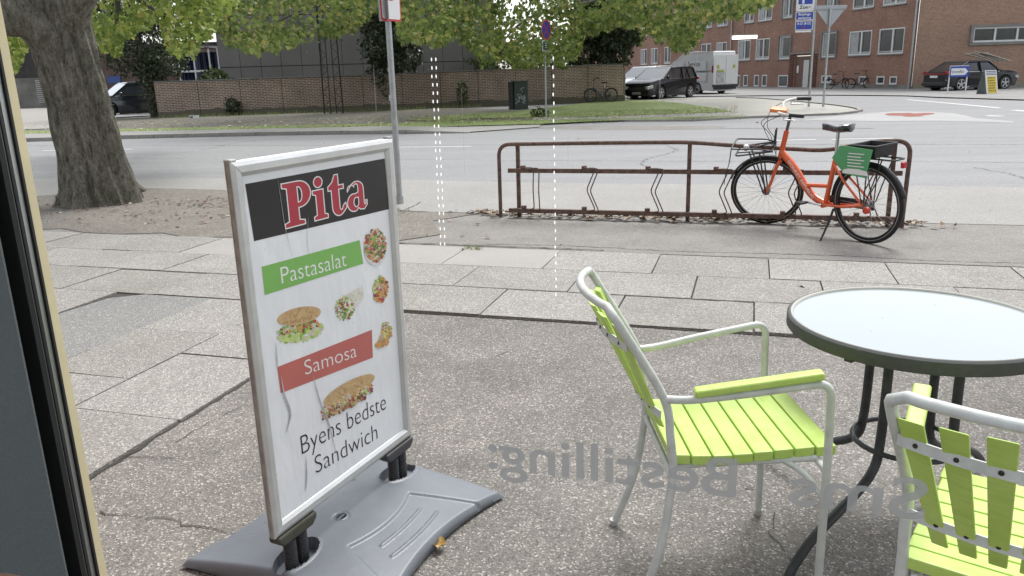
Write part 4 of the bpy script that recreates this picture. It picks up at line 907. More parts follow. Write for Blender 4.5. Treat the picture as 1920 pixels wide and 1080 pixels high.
def ptext(name, body, a, b2, capx, mat, offset=-.006):
    """one line of text between two baseline ends, cap height given by a third point above the start"""
    me = text_mesh(name, body, 1., mat, 'MESH', Matrix.Identity(4), offset=offset)
    xs = [v.co.x for v in me.vertices]; x0, x1 = min(xs), max(xs); A_, B_ = pw_(*a), pw_(*b2); hgt = pw_(*capx)[1] - A_[1]
    k = (B_[0] - A_[0]) / (x1 - x0); kz = hgt / .73; sh = (B_[1] - A_[1]) / (B_[0] - A_[0]); ly[0] -= .00003
    me.transform(Matrix(((k, 0, 0, A_[0] - k * x0), (0, 0, -1, ly[0]), (k * sh, kz, 0, A_[1] - k * sh * x0), (0, 0, 0, 1))))
    o_ = bpy.data.objects.new(name, me); COL.objects.link(o_); o_.parent = post
ptext("green_panel_lettering", "Pastasalat", (526, 532), (648, 498), (522, 499), letter_white, -.010)
ptext("red_panel_lettering", "Samosa", (570, 703), (667, 668), (567, 674), letter_white, -.012)
ptext("slogan_lettering", "Byens bedste", (564, 852), (722, 766), (560, 815), letter_black, -.014)
ptext("slogan_lettering", "Sandwich", (590, 888), (706, 822), (588, 852), letter_black, -.014)
# printed food pictures: patches of flat colour
def food(name, cx, cy, layers, seed):
    rr = random.Random(seed); k = MB(); k.sheet = 1; mats = []; 
    for (shape, cols, n, s0, s1) in layers:
        for i in range(n if n == 1 else int(n * 1.15)):
            ly[0] -= .0000006 if n > 1 else .00002
            if n == 1: pts = shape
            else:
                while 1:
                    dx, dy = rr.uniform(-1, 1), rr.uniform(-1, 1)
                    if dx * dx + dy * dy < 1: break
                ex, ey, rx, ry, rot = shape; x_, y_ = dx * rx, dy * ry; ux, uy = ex + x_ * math.cos(rot) - y_ * math.sin(rot), ey + x_ * math.sin(rot) + y_ * math.cos(rot)
                a0 = rr.uniform(0, 6.28); s_ = rr.uniform(s0, s1) * .95; asp = rr.uniform(.35, 1); m_ = rr.choice((4, 5, 6))
                pts = [(ux + s_ * math.cos(a0) * math.cos(2 * math.pi * j / m_) - s_ * asp * math.sin(a0) * math.sin(2 * math.pi * j / m_), uy + s_ * math.sin(a0) * math.cos(2 * math.pi * j / m_) + s_ * asp * math.cos(a0) * math.sin(2 * math.pi * j / m_)) for j in range(m_)]
            c_ = rr.choice(cols)
            if c_ not in mats: mats.append(c_)
            q_ = [pw_(cx + x_, cy + y_) for x_, y_ in pts]
            if max(p[0] for p in q_) > px1 - .004: continue
            k.flat([(x_, ly[0], z_) for x_, z_ in q_], mats.index(c_))
    o_ = k.build(name, [M("print_%s" % PAL[c_], c_, .25, 0, .15, 60) for c_ in mats]); o_.parent = post
bun = (.55, .38, .19); bun2 = (.42, .26, .12); grn = (.24, .42, .06); grn2 = (.09, .22, .04); lgrn = (.52, .64, .22); redf = (.45, .07, .05); wht = (.58, .54, .42); brn = (.20, .08, .05); org = (.62, .30, .08); pnk = (.50, .20, .18); wrap = (.70, .69, .62); blk = (.05, .05, .04); plate_c = (.68, .68, .68)
PAL = {bun: "bun", bun2: "crust", grn: "green", grn2: "dark_green", lgrn: "lettuce", redf: "tomato", wht: "cream", brn: "meat", org: "orange", pnk: "ham", wrap: "wrap", blk: "black", plate_c: "plate"}
def ell(cx, cy, rx, ry, rot=0, n=22, a0=0, a1=360): return [(cx + rx * math.cos(R(a)) * math.cos(rot) - ry * math.sin(R(a)) * math.sin(rot), cy + rx * math.cos(R(a)) * math.sin(rot) + ry * math.sin(R(a)) * math.cos(rot)) for a in np.linspace(a0, a1, n, endpoint=(a1 - a0) < 360)]
food("burger_picture", 558, 606, [((2, 18, 44, 15, -.22), (lgrn, grn, lgrn, wht), 150, 2, 6), ((-2, 8, 41, 9, -.22), (grn2, wht, brn, redf, grn, org, grn), 130, 1.5, 5), (ell(0, -14, 42, 16, -.22, 26), (bun,), 1, 0, 0), ((0, -17, 34, 10, -.22), (bun, bun2, bun), 120, 1, 3), ((0, -6, 40, 3, -.22), (bun2,), 60, 1, 2.5)], 1)
food("wrap_picture", 653, 570, [([(-20, -10), (-4, -20), (25, -35), (27, -12), (10, 8), (2, 18), (-12, 14)], (wrap,), 1, 0, 0), ((10, -14, 14, 8, -.6), (wht, wrap, (.6, .58, .48)) if False else (wht, wrap), 40, 1, 3), ((-9, 8, 18, 22, .15), (brn, grn, redf, grn2, brn, lgrn, wht), 170, 1, 3.6)], 2)
food("falafel_picture", 711, 543, [((0, 0, 13, 24, .1), (org, bun, org, redf, brn), 120, 1.5, 4.5), ((-8, -6, 6, 15, .2), (lgrn, wht, grn), 50, 1, 3), ((0, -20, 4, 8, 0), (grn2, grn), 24, 1, 3)], 3)
food("salad_picture", 701, 460, [(ell(0, 6, 21, 32, 0, 26), (plate_c,), 1, 0, 0), ((0, 0, 20, 31, 0), (redf, grn2, wht, org, grn, pnk, grn2, bun, redf, blk), 380, 1.2, 4)], 4)
food("samosa_picture", 716, 627, [((4, 4, 10, 20, .35), (org, bun, org, bun2, lgrn), 120, 1.5, 4), ((6, -14, 9, 10, 0), (redf, wht, lgrn, grn), 50, 1, 3), ((-3, 16, 13, 6, -.45), (org, bun2, bun), 60, 1.5, 4)], 5)
food("baguette_picture", 644, 742, [(ell(4, 6, 58, 24, -.52, 26), (brn,), 1, 0, 0) if False else ((4, 8, 56, 15, -.50), (brn, brn, redf, pnk, lgrn, wht, redf, grn), 300, 1.5, 5), (ell(8, -12, 54, 15, -.50, 26), (bun,), 1, 0, 0), ((8, -13, 46, 10, -.5), (bun, bun2, bun), 120, 1, 3.2), ((2, 5, 54, 5, -.5), (wht, lgrn, org, redf, wht), 90, 1, 4), ((-6, 22, 46, 5, -.5), (bun2, bun, brn), 80, 1.5, 4)], 6)
# creases in the poster film
cr = M("film_crease", (.42, .42, .44), .35, 0, .3, 20)
def crease(pts, w):
    k = MB(); k.sheet = 1; ly[0] -= .00002; P_ = [Vector((*pw_(*p), 0)) for p in pts]; P_ = spline(P_, 6); n = len(P_); L = []; R_ = []
    for i, p in enumerate(P_):
        d = P_[min(i + 1, n - 1)] - P_[max(i - 1, 0)]; nn = Vector((-d.y, d.x, 0)).normalized() * w * math.sin(math.pi * (i + .3) / (n + .6)) ; L.append((p.x + nn.x, ly[0], p.y + nn.y)); R_.append((p.x - nn.x, ly[0], p.y - nn.y))
    for i in range(n - 1): k.add([L[i], R_[i], R_[i + 1], L[i + 1]], [(0, 1, 2, 3)])
    o_ = k.build("crease", cr); o_.parent = post
crease([(523, 700), (530, 740), (541, 775), (534, 810)], .0045); crease([(583, 700), (595, 745), (612, 790), (628, 850)], .003); crease([(570, 852), (572, 890), (570, 920)], .003); crease([(514, 640), (517, 690)], .002)
crease([(516, 325), (524, 380), (532, 430), (545, 480)], .0009); crease([(575, 400), (573, 450), (577, 480)], .0008)
# feet, springs, base
gplast = M("grey_moulded_plastic", (.155, .17, .19), .38, 0, .12, 5, .15, 60)
gdark = M("dark_grey_plastic", (.05, .05, .055), .5, 0, .2); mossy = M("mossy_grey_plastic", (.06, .06, .042), .7, 0, .4, 10)
for k_, sx in enumerate((-1, 1)):
    cx = sx * (hwid - .115) - (.02 if sx < 0 else -.02)
    b = MB(); pr = [(-.088, Z0 - .002), (.088, Z0 - .002), (.088, Z0 - .022), (.066, Z0 - .040), (-.066, Z0 - .040), (-.088, Z0 - .022)]
    n = len(pr); vs = [(cx + x, y, z) for y in (-.022, .022) for x, z in pr]; b.add(vs, [tuple(range(n)), tuple(range(2 * n - 1, n - 1, -1))] + [(i, (i + 1) % n, n + (i + 1) % n, n + i) for i in range(n)])
    b.build("foot_bracket", mossy if sx < 0 else gdark, board, bevel=.006)
    for dx in (-.026, .026):
        s_ = MB(); r_ = [( .019 + (.0022 if i % 2 else 0), .055 + i * .0042) for i in range(26)]; s_.lathe([(0, .055)] + r_ + [(0, r_[-1][1])], 16, (cx + dx, 0, 0)); s_.build("spring", dark_metal, board, 30)
# moulded base: butterfly plan, domed, with sunk channels
UU, NN = .44, .40
def edge_n(u): return .325 + .085 * (abs(u) / UU) ** 2
def edge_u(v): return .402 - .02 * (1 - abs(v))
def base_h(u, n_):
    d = max(abs(u) / .47, abs(n_) / .44); z = .095 - .052 * min(1, (abs(n_) / .40) ** 1.4) - .02 * (abs(u) / UU) ** 2
    return z
panel_u = lambda n_: .235 + .10 * ((abs(n_) - .07) / .30)
def dist_seg(p, a, b_): 
    ax, ay = a; bx, by = b_; t = max(0, min(1, ((p[0] - ax) * (bx - ax) + (p[1] - ay) * (by - ay)) / ((bx - ax) ** 2 + (by - ay) ** 2))); return math.hypot(p[0] - ax - t * (bx - ax), p[1] - ay - t * (by - ay))
b = MB(); nu, nv = 170, 190; vs = []; holes_c = [(-(hwid - .115) - .02, 0), ((hwid - .115) + .02, 0)]
for i in range(nu + 1):
    for j_ in range(nv + 1):
        uu = -1 + 2 * i / nu; vv = -1 + 2 * j_ / nv; u = uu * edge_u(vv); n_ = vv * edge_n(u)
        z = base_h(u, n_)
        m_ = min(1 - abs(uu), 1 - abs(vv)) ; z -= .022 * max(0, 1 - m_ / .05) ** 2
        an = abs(n_); inner = .075 + .05 * (1 - min(1, (abs(u) / .24)) ** 2)         # curved inner edge of the sunk field
        fu = .17 + .40 * max(0, an - .08)
        dd_ = min(an - (.150 - .065 * (u / .24) ** 2 if abs(u) < .24 else .085), fu - abs(u))
        sunk = max(0, min(1, dd_ / .008)); z -= .008 * sunk * (1 if an > .06 else 0)
        for rad in (.105, .165):                                                      # raised curved ribs in the field
            rd = abs(an - (rad + .105 - .55 * u * u) ); w_ = .0075
            if abs(u) < .12 + (rad - .1) * .4 and an > .16: z += .006 * max(0, 1 - (rd / w_) ** 2) * min(1, (.14 + (rad - .1) * .4 - abs(u)) / .03)
        for hc in holes_c:
            e = math.hypot((u - hc[0]) / .088, n_ / .052)
            if e < 1.0: z = .05
            elif e < 1.16: z = z + .006 * (1.16 - e) / .16
        kq = math.hypot(u + .06, n_ + .0)
        if .022 < kq < .030: z -= .003
        if kq < .017: z -= .012
        vs.append((u, n_, max(.012, z)))
b.add(vs, [(i * (nv + 1) + j_, (i + 1) * (nv + 1) + j_, (i + 1) * (nv + 1) + j_ + 1, i * (nv + 1) + j_ + 1) for i in range(nu) for j_ in range(nv)])
rim = [(i, 0) for i in range(nu + 1)] + [(nu, j_) for j_ in range(1, nv + 1)] + [(i, nv) for i in range(nu - 1, -1, -1)] + [(0, j_) for j_ in range(nv - 1, 0, -1)]
o0 = len(b.v); b.v += [(b.v[i * (nv + 1) + j_][0] * .985, b.v[i * (nv + 1) + j_][1] * .985, .006) for i, j_ in rim]
for k in range(len(rim)):
    a_, c_ = rim[k], rim[(k + 1) % len(rim)]; b.f.append((a_[0] * (nv + 1) + a_[1], o0 + k, o0 + (k + 1) % len(rim), c_[0] * (nv + 1) + c_[1])); b.mi.append(0)
b.build("base", gplast, board, 50)
b = MB(); b.box((-.06, 0, .086), (.034, .006, .012)); b.build("filler_cap", gplast, board)
lf = thing("dry_leaf", "curled yellow brown leaf on the asphalt beside the sign base", "leaf", G(822, 1022, .02))
b = MB(); b.sheet = 1; n = 8; vs = []
for i in range(n + 1):
    for j_ in range(5): a = -1.2 + 2.4 * j_ / 4; w = .022 * math.sin(math.pi * (i + .5) / (n + 1)); vs.append((w * math.sin(a) + i * .001, (i - n / 2) * .007, .012 - w * math.cos(a) * .7 + .004 * math.sin(i)))
b.add(vs, [(i * 5 + j_, i * 5 + 5 + j_, i * 5 + 6 + j_, i * 5 + 1 + j_) for i in range(n) for j_ in range(4)]); b.build("blade", M("yellow_leaf", (.42, .27, .08), .6, 0, .4, 60), lf, 60)

# ---------------------------------------------------------------- lime chairs
lime, nt, b_ = new_mat("lime_lacquered_wood"); v = coords(nt, "Object", (1, 1, 1)); v2 = coords(nt, "Object", (4, .6, 4))
c = ramp(nt, noise(nt, v, 5, 5, .7), [(.3, (.41, .58, .10)), (.7, (.54, .71, .19))]); c = mixc(nt, ramp(nt, noise(nt, v2, 22, 6, .7), [(.45, 0.), (.75, .35)]), c, (.30, .44, .06))
c = mixc(nt, ramp(nt, noise(nt, v, 75, 3, .6), [(.69, 0.), (.73, .85)]), c, (.55, .52, .40)); c = mixc(nt, ramp(nt, noise(nt, v, 9, 7, .8), [(.60, 0.), (.75, .4)]), c, (.22, .27, .08))
nt.links.new(c, b_.inputs["Base Color"]); nt.links.new(ramp(nt, noise(nt, v, 11, 5, .7), [(.3, .3), (.7, .6)]), b_.inputs["Roughness"]); bump(nt, b_, noise(nt, v2, 30, 5, .7), .25, .003)
tubew = M("white_powder_coat", (.58, .60, .57), .38, 0, .12, 22, .15, 90)
screw_m = M("screw_head", (.06, .06, .05), .4, .8)
def chair(label, loc, rz, grp, pads=(-1, 1)):
    c_ = thing("garden_chair", label, "chair", loc, rz, grp); T = .0122
    hw = .205; ht = .234; hf = .262
    HW = lambda z: np.interp(z, [.0, .42, .66, .92], [.228, .205, .205, .234])
    UL = [(-.345, .915), (-.315, .86), (-.200, .66), (-.178, .54), (-.170, .42), (-.20, .2), (-.268, 0)]
    # back hoop with both rear legs as one bent tube
    top = []
    for i in range(13):
        v = -1 + i / 6; w = max(0, 1 - v * v); top.append((-.354 - .050 * w, -v * (ht - .02), .924 + .008 * w))
    right = [(x, -HW(z), z) for x, z in UL][::-1]; left = [(x, HW(z), z) for x, z in UL]
    path = spline(left[::-1][:-1] + [(-.345, ht - .003, .908)], 8) + spline([Vector(p) for p in [(-.358, ht - .035, .926)] + top[1:-1] + [(-.358, -ht + .035, .926)]], 3)[0:] + spline([(-.345, -ht + .003, .908)] + right[::-1][1:], 8)
    b_ = MB(); b_.tube(path, T, 12); b_.build("back_frame", tubew, c_, 60)
    for s in (-1, 1):
        b_ = MB(); p_ = fillet([(-.200, s * hw, .655), (-.135, s * (hw + .014), .655), (.0, s * (hw + .036), .676), (.238, s * hf, .712), (.245, s * hf, .48), (.250, s * (hf - .004), 0)], .045, 6)
        b_.tube(p_, T * .96, 12); b_.build("leg", tubew, c_, 60)
        for x, yy in ((.250, hf - .004), (-.268, .228)):
            b_ = MB(); b_.lathe([(0, 0), (.0135, 0), (.0145, .02), (0, .022)], 12, (x, s * yy, 0)); b_.build("foot_cap", M("clear_foot_cap", (.5, .5, .48), .4), c_, 40)
        if 0: b_.build("foot_cap", M("clear_foot_cap", (.5, .5, .48), .4), c_, 40)
        if s in pads:
            b_ = MB(); a, e = Vector((-.12, s * (hw + .020), .680)), Vector((.215, s * (hf - .002), .735)); x = (e - a).normalized(); y = Vector((0, 0, 1)).cross(x).normalized(); z = x.cross(y)
            b_.box((a + e) / 2, ((e - a).length, .042, .022), Matrix((x, y, z)).transposed()); b_.build("armrest", lime, c_, bevel=.007, seg=3)
    # side rails and stretchers
    for s in (-1, 1):
        b_ = MB(); b_.tube([(-.17, s * (hw - .03), .435), (-.08, s * (hw - .035), .435), (.06, s * (hw - .03), .44), (.245, s * (hw - .01), .455)], .010, 8); b_.build("side_rail", tubew, c_, 60)
    for x, z in ((-.170, .44), (.246, .468)):
        b_ = MB(); yy = (hw if x < 0 else hf) - .004; b_.tube([(x, -yy, z - (.02)), (x, 0, z - .02), (x, yy, z - .02)], .010, 8); b_.build("cross_rail", tubew, c_, 60)
    for s in (-1, 1):
        b_ = MB(); b_.tube(spline([(.246, s * (hf - .004), .36), (.20, s * (hw + .01), .42), (.15, s * (hw - .02), .447)], 5), .009, 8); b_.build("brace", tubew, c_, 60)
    # seat: eight boards across, gently waved front to back
    xs = np.linspace(-.175, .298, 9)
    def sz(x): return .478 + .022 * ((x + .03) / .36) ** 2 * (1 if x > -.03 else 1.4) - (.05 * max(0, (x - .24)) if x > .24 else 0)
    for k in range(8):
        xa, xb = xs[k] + .0022, xs[k + 1] - .0022; ya = .200 + .006 * math.sin(k * .9)
        if k == 0: ya -= .0
        pz = [(xa, sz(xa)), (xb, sz(xb))]; b_ = MB()
        vs = [(x, y, z - d) for y in (-ya, ya) for d in (0, .030) for x, z in pz]
        b_.add(vs, [(0, 1, 5, 4), (2, 6, 7, 3), (0, 4, 6, 2), (1, 3, 7, 5), (0, 2, 3, 1), (4, 5, 7, 6)]); b_.build("seat_slat", lime, c_, bevel=.004, seg=2)
    # back slats, fanned, screwed to two bowed flat bars
    def bx(v, z): return np.interp(z, [.53, .66, .86, .915], [-.172, -.200, -.315, -.345]) - .045 * (1 - v * v) * np.interp(z, [.55, .92], [.7, 1.1])
    for zb, nm in ((.815, 0), (.607, 0)):
        b_ = MB(); n = 16; vs = []
        for i in range(n + 1):
            v = -1 + 2 * i / n; x = bx(v, zb) - .016
            for dx, dz in ((-.002, -.012), (.002, -.012), (.002, .012), (-.002, .012)): vs.append((x + dx - .002, v * (HW(zb) - .004), zb + dz + dx * 0))
        b_.add(vs, [(i * 4 + q, i * 4 + (q + 1) % 4, i * 4 + 4 + (q + 1) % 4, i * 4 + 4 + q) for i in range(n) for q in range(4)] + [(0, 1, 2, 3), (n * 4 + 3, n * 4 + 2, n * 4 + 1, n * 4)]); bar_ = b_.build("back_bar", tubew, c_)
        for k in range(6):
            b_ = MB(); v = (k - 2.5) * (.338 if zb > .7 else .285); x = bx(v, zb) - .0205
            b_.lathe([(.0055, 0), (.0045, .002), (0, .0025)], 10, (x, v * (HW(zb) - .006), zb), rot=Matrix.Rotation(R(-90), 3, 'Y')); b_.build("screw", screw_m, bar_)
    for k in range(6):
        vt, vb = (k - 2.5) * .352, (k - 2.5) * .268; tz = .893 - .008 * (abs(k - 2.5)) ** 1.3; bz = .545
        b_ = MB(); w0, w1, th = .0255, .0165, .017; vs = []
        for z, v, w in ((bz, vb, w1), (tz, vt, w0)):
            yc = v * (HW(z) - .006); a = -.9 * v * .28
            for dx, dy in ((-.5, -1), (.5, -1), (.5, 1), (-.5, 1)):
                vs.append((bx(v, z) + dx * th + dy * w * math.sin(-a) * 1., yc + dy * w * math.cos(a), z + (dx * -.006)))
        b_.add(vs, [(3, 2, 1, 0), (4, 5, 6, 7)] + [(i, (i + 1) % 4, 4 + (i + 1) % 4, 4 + i) for i in range(4)]); b_.build("back_slat", lime, c_, bevel=.003, seg=2)
    return c_
chair("lime slatted chair with white tube frame, seen from its side next to the table", (.605, 2.215, 0), R(1.), "lime garden chairs round the table", (-1,))
chair("lime slatted chair seen from behind at the right edge, its back towards the window", (1.112, 1.527, 0), R(52.6), "lime garden chairs round the table")

# ---------------------------------------------------------------- round table
TC = Vector((1.318, 2.43, 0)); tb = thing("garden_table", "round glass topped garden table with a dark green rim and curved tube feet", "table", TC, R(20))
rimm = M("dark_green_rim", (.07, .074, .072), .6, .0, .15, 40, .2, 60)
frost = M("frosted_table_glass", (.33, .375, .385), .04, 0, .0, 3, spec=.8)
b = MB(); b.lathe([(.0, .712), (.385, .712), (.385, .722), (0, .7221)], 96); b.build("glass_top", frost, tb, 30)
b = MB(); b.lathe([(.384, .7225), (.3865, .7285), (.398, .7295), (.405, .724), (.405, .690), (.400, .683), (.388, .683), (.386, .70), (.384, .711), (.384, .7225)], 96, caps=False)
b.build("rim", rimm, tb, 40)
b = MB(); b.lathe([(.3835, .7224), (.3865, .7288), (.392, .7299), (.3925, .7290)], 96, caps=False); b.build("rim_seal", M("pale_seal", (.45, .45, .40), .5), tb, 60)
legm = M("dark_tube_paint", (.05, .055, .055), .45, .3, .3, 25, .1, 80)
for k in range(4):
    a = R(14.3 + 90 * k); ca_, sa_ = math.cos(a), math.sin(a); ca2, sa2 = math.cos(a), math.sin(a)
    p_ = spline([(q_r * ca_, q_r * sa_, q_z) for q_r, q_z in ((.15, .70), (.15, .50), (.155, .33), (.175, .25), (.25, .195), (.37, .15), (.49, .105), (.57, .05), (.60, .014))], 7)
    b = MB(); b.tube(p_, .0155, 12); b.build("leg", legm, tb, 60)
    b = MB(); b.bar((.02 * ca_, .02 * sa_, .675), (.384 * ca_, .384 * sa_, .675), .025, .012); b.build("support_arm", legm, tb)
b = MB(); b.tube([(.165 * math.cos(q), .165 * math.sin(q), .30) for q in np.linspace(0, 6.283, 32)[:-1]], .009, 8, closed=True); b.build("ring", legm, tb, 60)

# ---------------------------------------------------------------- rusty bicycle rack
r0 = Vector((-.102, 8.611, 0)); rack = thing("bicycle_rack", "long rusty brown tube bicycle rack with bent wire wheel holders", "bicycle rack", r0, A)
b = MB(); b.tube(fillet([(0, 0, 0), (.0, 0, .80), (1.16, 0, .815), (2.0, 0, .82), (2.6, 0, .775), (3.3, 0, .735), (3.78, 0, .83), (4.05, 0, .825), (4.04, 0, 0)], .13, 6), .021, 12); b.build("top_rail", rust, rack, 60)
for x, zt_ in ((.20, .81), (2.02, .82), (3.92, .83)):
    b = MB(); b.bar((x, .05, .0), (x, .05, zt_ - .01), .04, .04, (1, 0, 0)); b.build("post", rust, rack, bevel=.004)
b = MB(); b.bar((.10, .0, .52), (4.0, .0, .525), .03, .045); b.build("mid_rail", rust, rack)
b = MB(); b.bar((.10, .0, .085), (4.0, .0, .085), .05, .045); b.build("bottom_rail", rust, rack)
for k, x in enumerate((.30, .97, 1.64, 2.32, 2.98, 3.66)):
    h_ = MB(); bend = -.085 if k else -.0
    for d in (0, .05):
        y0 = -.05 - d * 1.4; x_ = x + d * (1 if k else 1.6)
        h_.tube(fillet([(x - .03, -.03, .555), (x_ + .10, y0, .56), (x_ + .09 + bend * 1.0, y0, .33), (x_ + .10, y0, .115), (x_ + .02, -.03, .10)], .035, 4), .0065, 7)
    h_.build("wheel_holder", rust, rack, 60)
    for z_ in (.56, .125): h_ = MB(); h_.box((x - .03, -.0, z_), (.05, .05, .032)); h_.build("bracket", rust, rack, bevel=.005)

# ---------------------------------------------------------------- bicycles
def bicycle(name, label, base, rz, frame_c, lean=0., steer=0., detail=True, sc=1., grp=None, simple_m=None):
    bk = thing(name, label, "bicycle", base, rz, grp, sc); bk.rotation_euler = (lean, 0, rz)
    fm = M("frame_paint_%s" % frame_c[0], frame_c[1], .28, .1, .06, 4, coat=.5); r = .34; wb_ = 1.10
    H0, H1 = Vector((.955, 0, .66)), Vector((.885, 0, .90)); ax = (H1 - H0).normalized()
    RS = Matrix.Rotation(steer, 3, ax)
    def S(p): return H0 + RS @ (Vector(p) - H0)
    # rear wheel centre (0,0,r); front (wb,0,r)
    def wheel(c_, rot, nm):
        w = MB(); n = 40; k = 8; vs = []
        for i in range(n):
            a = 2 * math.pi * i / n
            for j_ in range(k):
                q = 2 * math.pi * j_ / k; rr_ = r - .021 + .021 * math.cos(q); vs.append(Vector((rr_ * math.cos(a), .0215 * math.sin(q), rr_ * math.sin(a))))
        f_ = [(i * k + j_, i * k + (j_ + 1) % k, ((i + 1) % n) * k + (j_ + 1) % k, ((i + 1) % n) * k + j_) for i in range(n) for j_ in range(k)]
        w.add([rot @ v + c_ for v in vs], f_); wo = w.build("wheel", rubber, bk, 60)
        def ring(rad, hw_, th, mat_, nm_):
            q = MB(); vs = []
            for i in range(n):
                a = 2 * math.pi * i / n
                for dy, dr in ((-hw_, 0), (hw_, 0), (hw_, th), (-hw_, th)): vs.append(rot @ Vector(((rad - dr) * math.cos(a), dy, (rad - dr) * math.sin(a))) + c_)
            q.add(vs, [(i * 4 + j_, i * 4 + (j_ + 1) % 4, ((i + 1) % n) * 4 + (j_ + 1) % 4, ((i + 1) % n) * 4 + j_) for i in range(n) for j_ in range(4)]); return q.build(nm_, mat_, wo, 40)
        ring(r - .036, .012, .018, M("black_rim", (.03, .03, .03), .35, .4), "rim")
        if detail: ring(r - .028, .0205, .003, M("reflective_tyre_line", (.5, .5, .48), .3), "reflective_line")
        sp_m = MB(); ns = 32 if detail else 20
        for i in range(ns):
            a = 2 * math.pi * i / ns; a2 = a + (.55 if i % 2 else -.55) * 1.0; y_ = .028 * (1 if (i // 2) % 2 else -1)
            sp_m.tube([rot @ Vector((.03 * math.cos(a2), y_, .03 * math.sin(a2))) + c_, rot @ Vector(((r - .053) * math.cos(a), 0, (r - .053) * math.sin(a))) + c_], .0011 if detail else .0016, 4, caps=False)
        so_ = sp_m.build("spokes", chrome, wo); so_["kind"] = "stuff"
        h_ = MB(); h_.lathe([(0, -.055), (.008, -.055), (.010, -.035), (.034, -.030), (.034, -.024), (.02, -.02), (.02, .02), (.034, .024), (.034, .03), (.01, .035), (.008, .055), (0, .055)], 16, axis='Y'); h_.v = [tuple(rot @ Vector(p) + c_) for p in h_.v]; h_.build("hub", M("grey_hub", (.28, .28, .28), .35, .8), wo, 40)
        return wo
    I3 = Matrix.Identity(3); cr_ = Vector((0, 0, r)); cf = S((wb_, 0, r)); cf.z = r if abs(steer) < .01 else cf.z
    dz = r - cf.z
    wheel(cr_, I3, "r"); wheel(cf, RS @ I3, "f")
    BBp = Vector((.43, 0, .285)); ST = Vector((.335, 0, .70)); f_ = MB()
    f_.tube([H0 - ax * .02, H1 + ax * .02], .024, 12); f_.tube(spline([H0 + ax * .06, (.78, 0, .58), (.60, 0, .37), BBp], 6), [.033] * 18 + [.030], 12)
    f_.tube([BBp, (.38, 0, .50), ST], .022, 12); f_.tube([(.655, 0, .435), (.385, 0, .455)], .019, 10)
    for s in (-1, 1):
        f_.tube([BBp + Vector((0, s * .03, 0)), (.2, s * .05, .30), (0, s * .062, r)], .0125, 8); f_.tube([(.34, s * .02, .66), (.2, s * .05, .52), (0, s * .062, r)], .0105, 8)
    f_.tube([BBp + Vector((0, -.04, 0)), BBp + Vector((0, .04, 0))], .027, 12); f_.build("frame", fm, bk, 60)
    fk = MB()
    for s in (-1, 1): fk.tube(spline([S(H0 + Vector((0, s * .03, -.02))), S((1.0, s * .048, .56)), S((1.045, s * .055, .44)), S((wb_, s * .058, r))], 5), [.017] * 8 + [.014] * 5 + [.011] * 3, 10)
    fk.tube([S(H0 + Vector((0, -.035, -.025))), S(H0 + Vector((0, .035, -.025)))], .02, 8); fk.build("fork", fm, bk, 60)
    p_ = MB(); p_.tube([ST, ST + Vector((-.02, 0, .25))], .0145, 10); p_.build("seat_post", chrome, bk, 60)
    c_ = ST + Vector((-.02, 0, .25)); sd_ = MB(); n = 14; vs = []; prof = [(.165, .010, .035), (.15, .022, .038), (.10, .026, .034), (.04, .036, .026), (-.02, .062, .028), (-.07, .085, .036), (-.105, .082, .042), (-.125, .05, .038)]
    for x, w, zt_ in prof:
        for j_ in range(n): q = 2 * math.pi * j_ / n; vs.append((c_.x + x, w * math.cos(q), c_.z + zt_ + (.016 if math.sin(q) > 0 else .045 + w * .12) * math.sin(q)))
    sd_.add(vs, [(i * n + j_, i * n + (j_ + 1) % n, (i + 1) * n + (j_ + 1) % n, (i + 1) * n + j_) for i in range(len(prof) - 1) for j_ in range(n)] + [tuple(range(n)), tuple(range(len(prof) * n - 1, (len(prof) - 1) * n - 1, -1))]); sd_.build("saddle", M("glossy_black_saddle", (.035, .035, .035), .16, 0, .1, coat=.6), bk, 60)
    top_ = H1 + ax * .17; hb = MB(); hb.tube([S(H1), S(top_)], .014, 10); hb.tube([S(top_), S(top_ + Vector((.05, 0, .02)))], .014, 10); hb.build("stem", M("dark_grey_alloy", (.12, .12, .12), .4, .6), bk, 60)
    hp = top_ + Vector((.05, 0, .02)); br_ = MB(); pts = [hp + Vector(v) for v in ((-.19, -.29, .035), (-.12, -.285, .045), (-.03, -.25, .055), (.03, -.16, .05), (.01, -.05, 0), (.01, .05, 0), (.03, .16, .05), (-.03, .25, .055), (-.12, .285, .045), (-.19, .29, .035))]
    br_.tube([S(p) for p in spline(pts, 5)], .0115, 10); br_.build("handlebar", white if detail else dark_metal, bk, 60)
    for s in (-1, 1):
        g_ = MB(); g_.tube([S(hp + Vector((-.20, s * .2905, .0345))), S(hp + Vector((-.14, s * .287, .043))), S(hp + Vector((-.075, s * .272, .052)))], [.0175, .018, .016], 12); g_.build("grip", black_plastic, bk, 60)
    cr2 = MB()
    for s, d in ((1, 1), (-1, -1)): cr2.tube([BBp + Vector((0, s * .05, 0)), BBp + Vector((d * .165, s * .07, d * .015))], .010, 8)
    cr2.build("crank", chrome, bk, 60)
    for s, d in ((1, 1), (-1, -1)): pd = MB(); pd.box(BBp + Vector((d * .165, s * .12, d * .015)), (.085, .085, .02)); pd.build("pedal", black_plastic, bk, bevel=.006)
    cc = MB(); cc.box((.215, -.07, .315), (.46, .02, .085)); cc.build("chain_guard", black_plastic, bk, bevel=.02, seg=3)
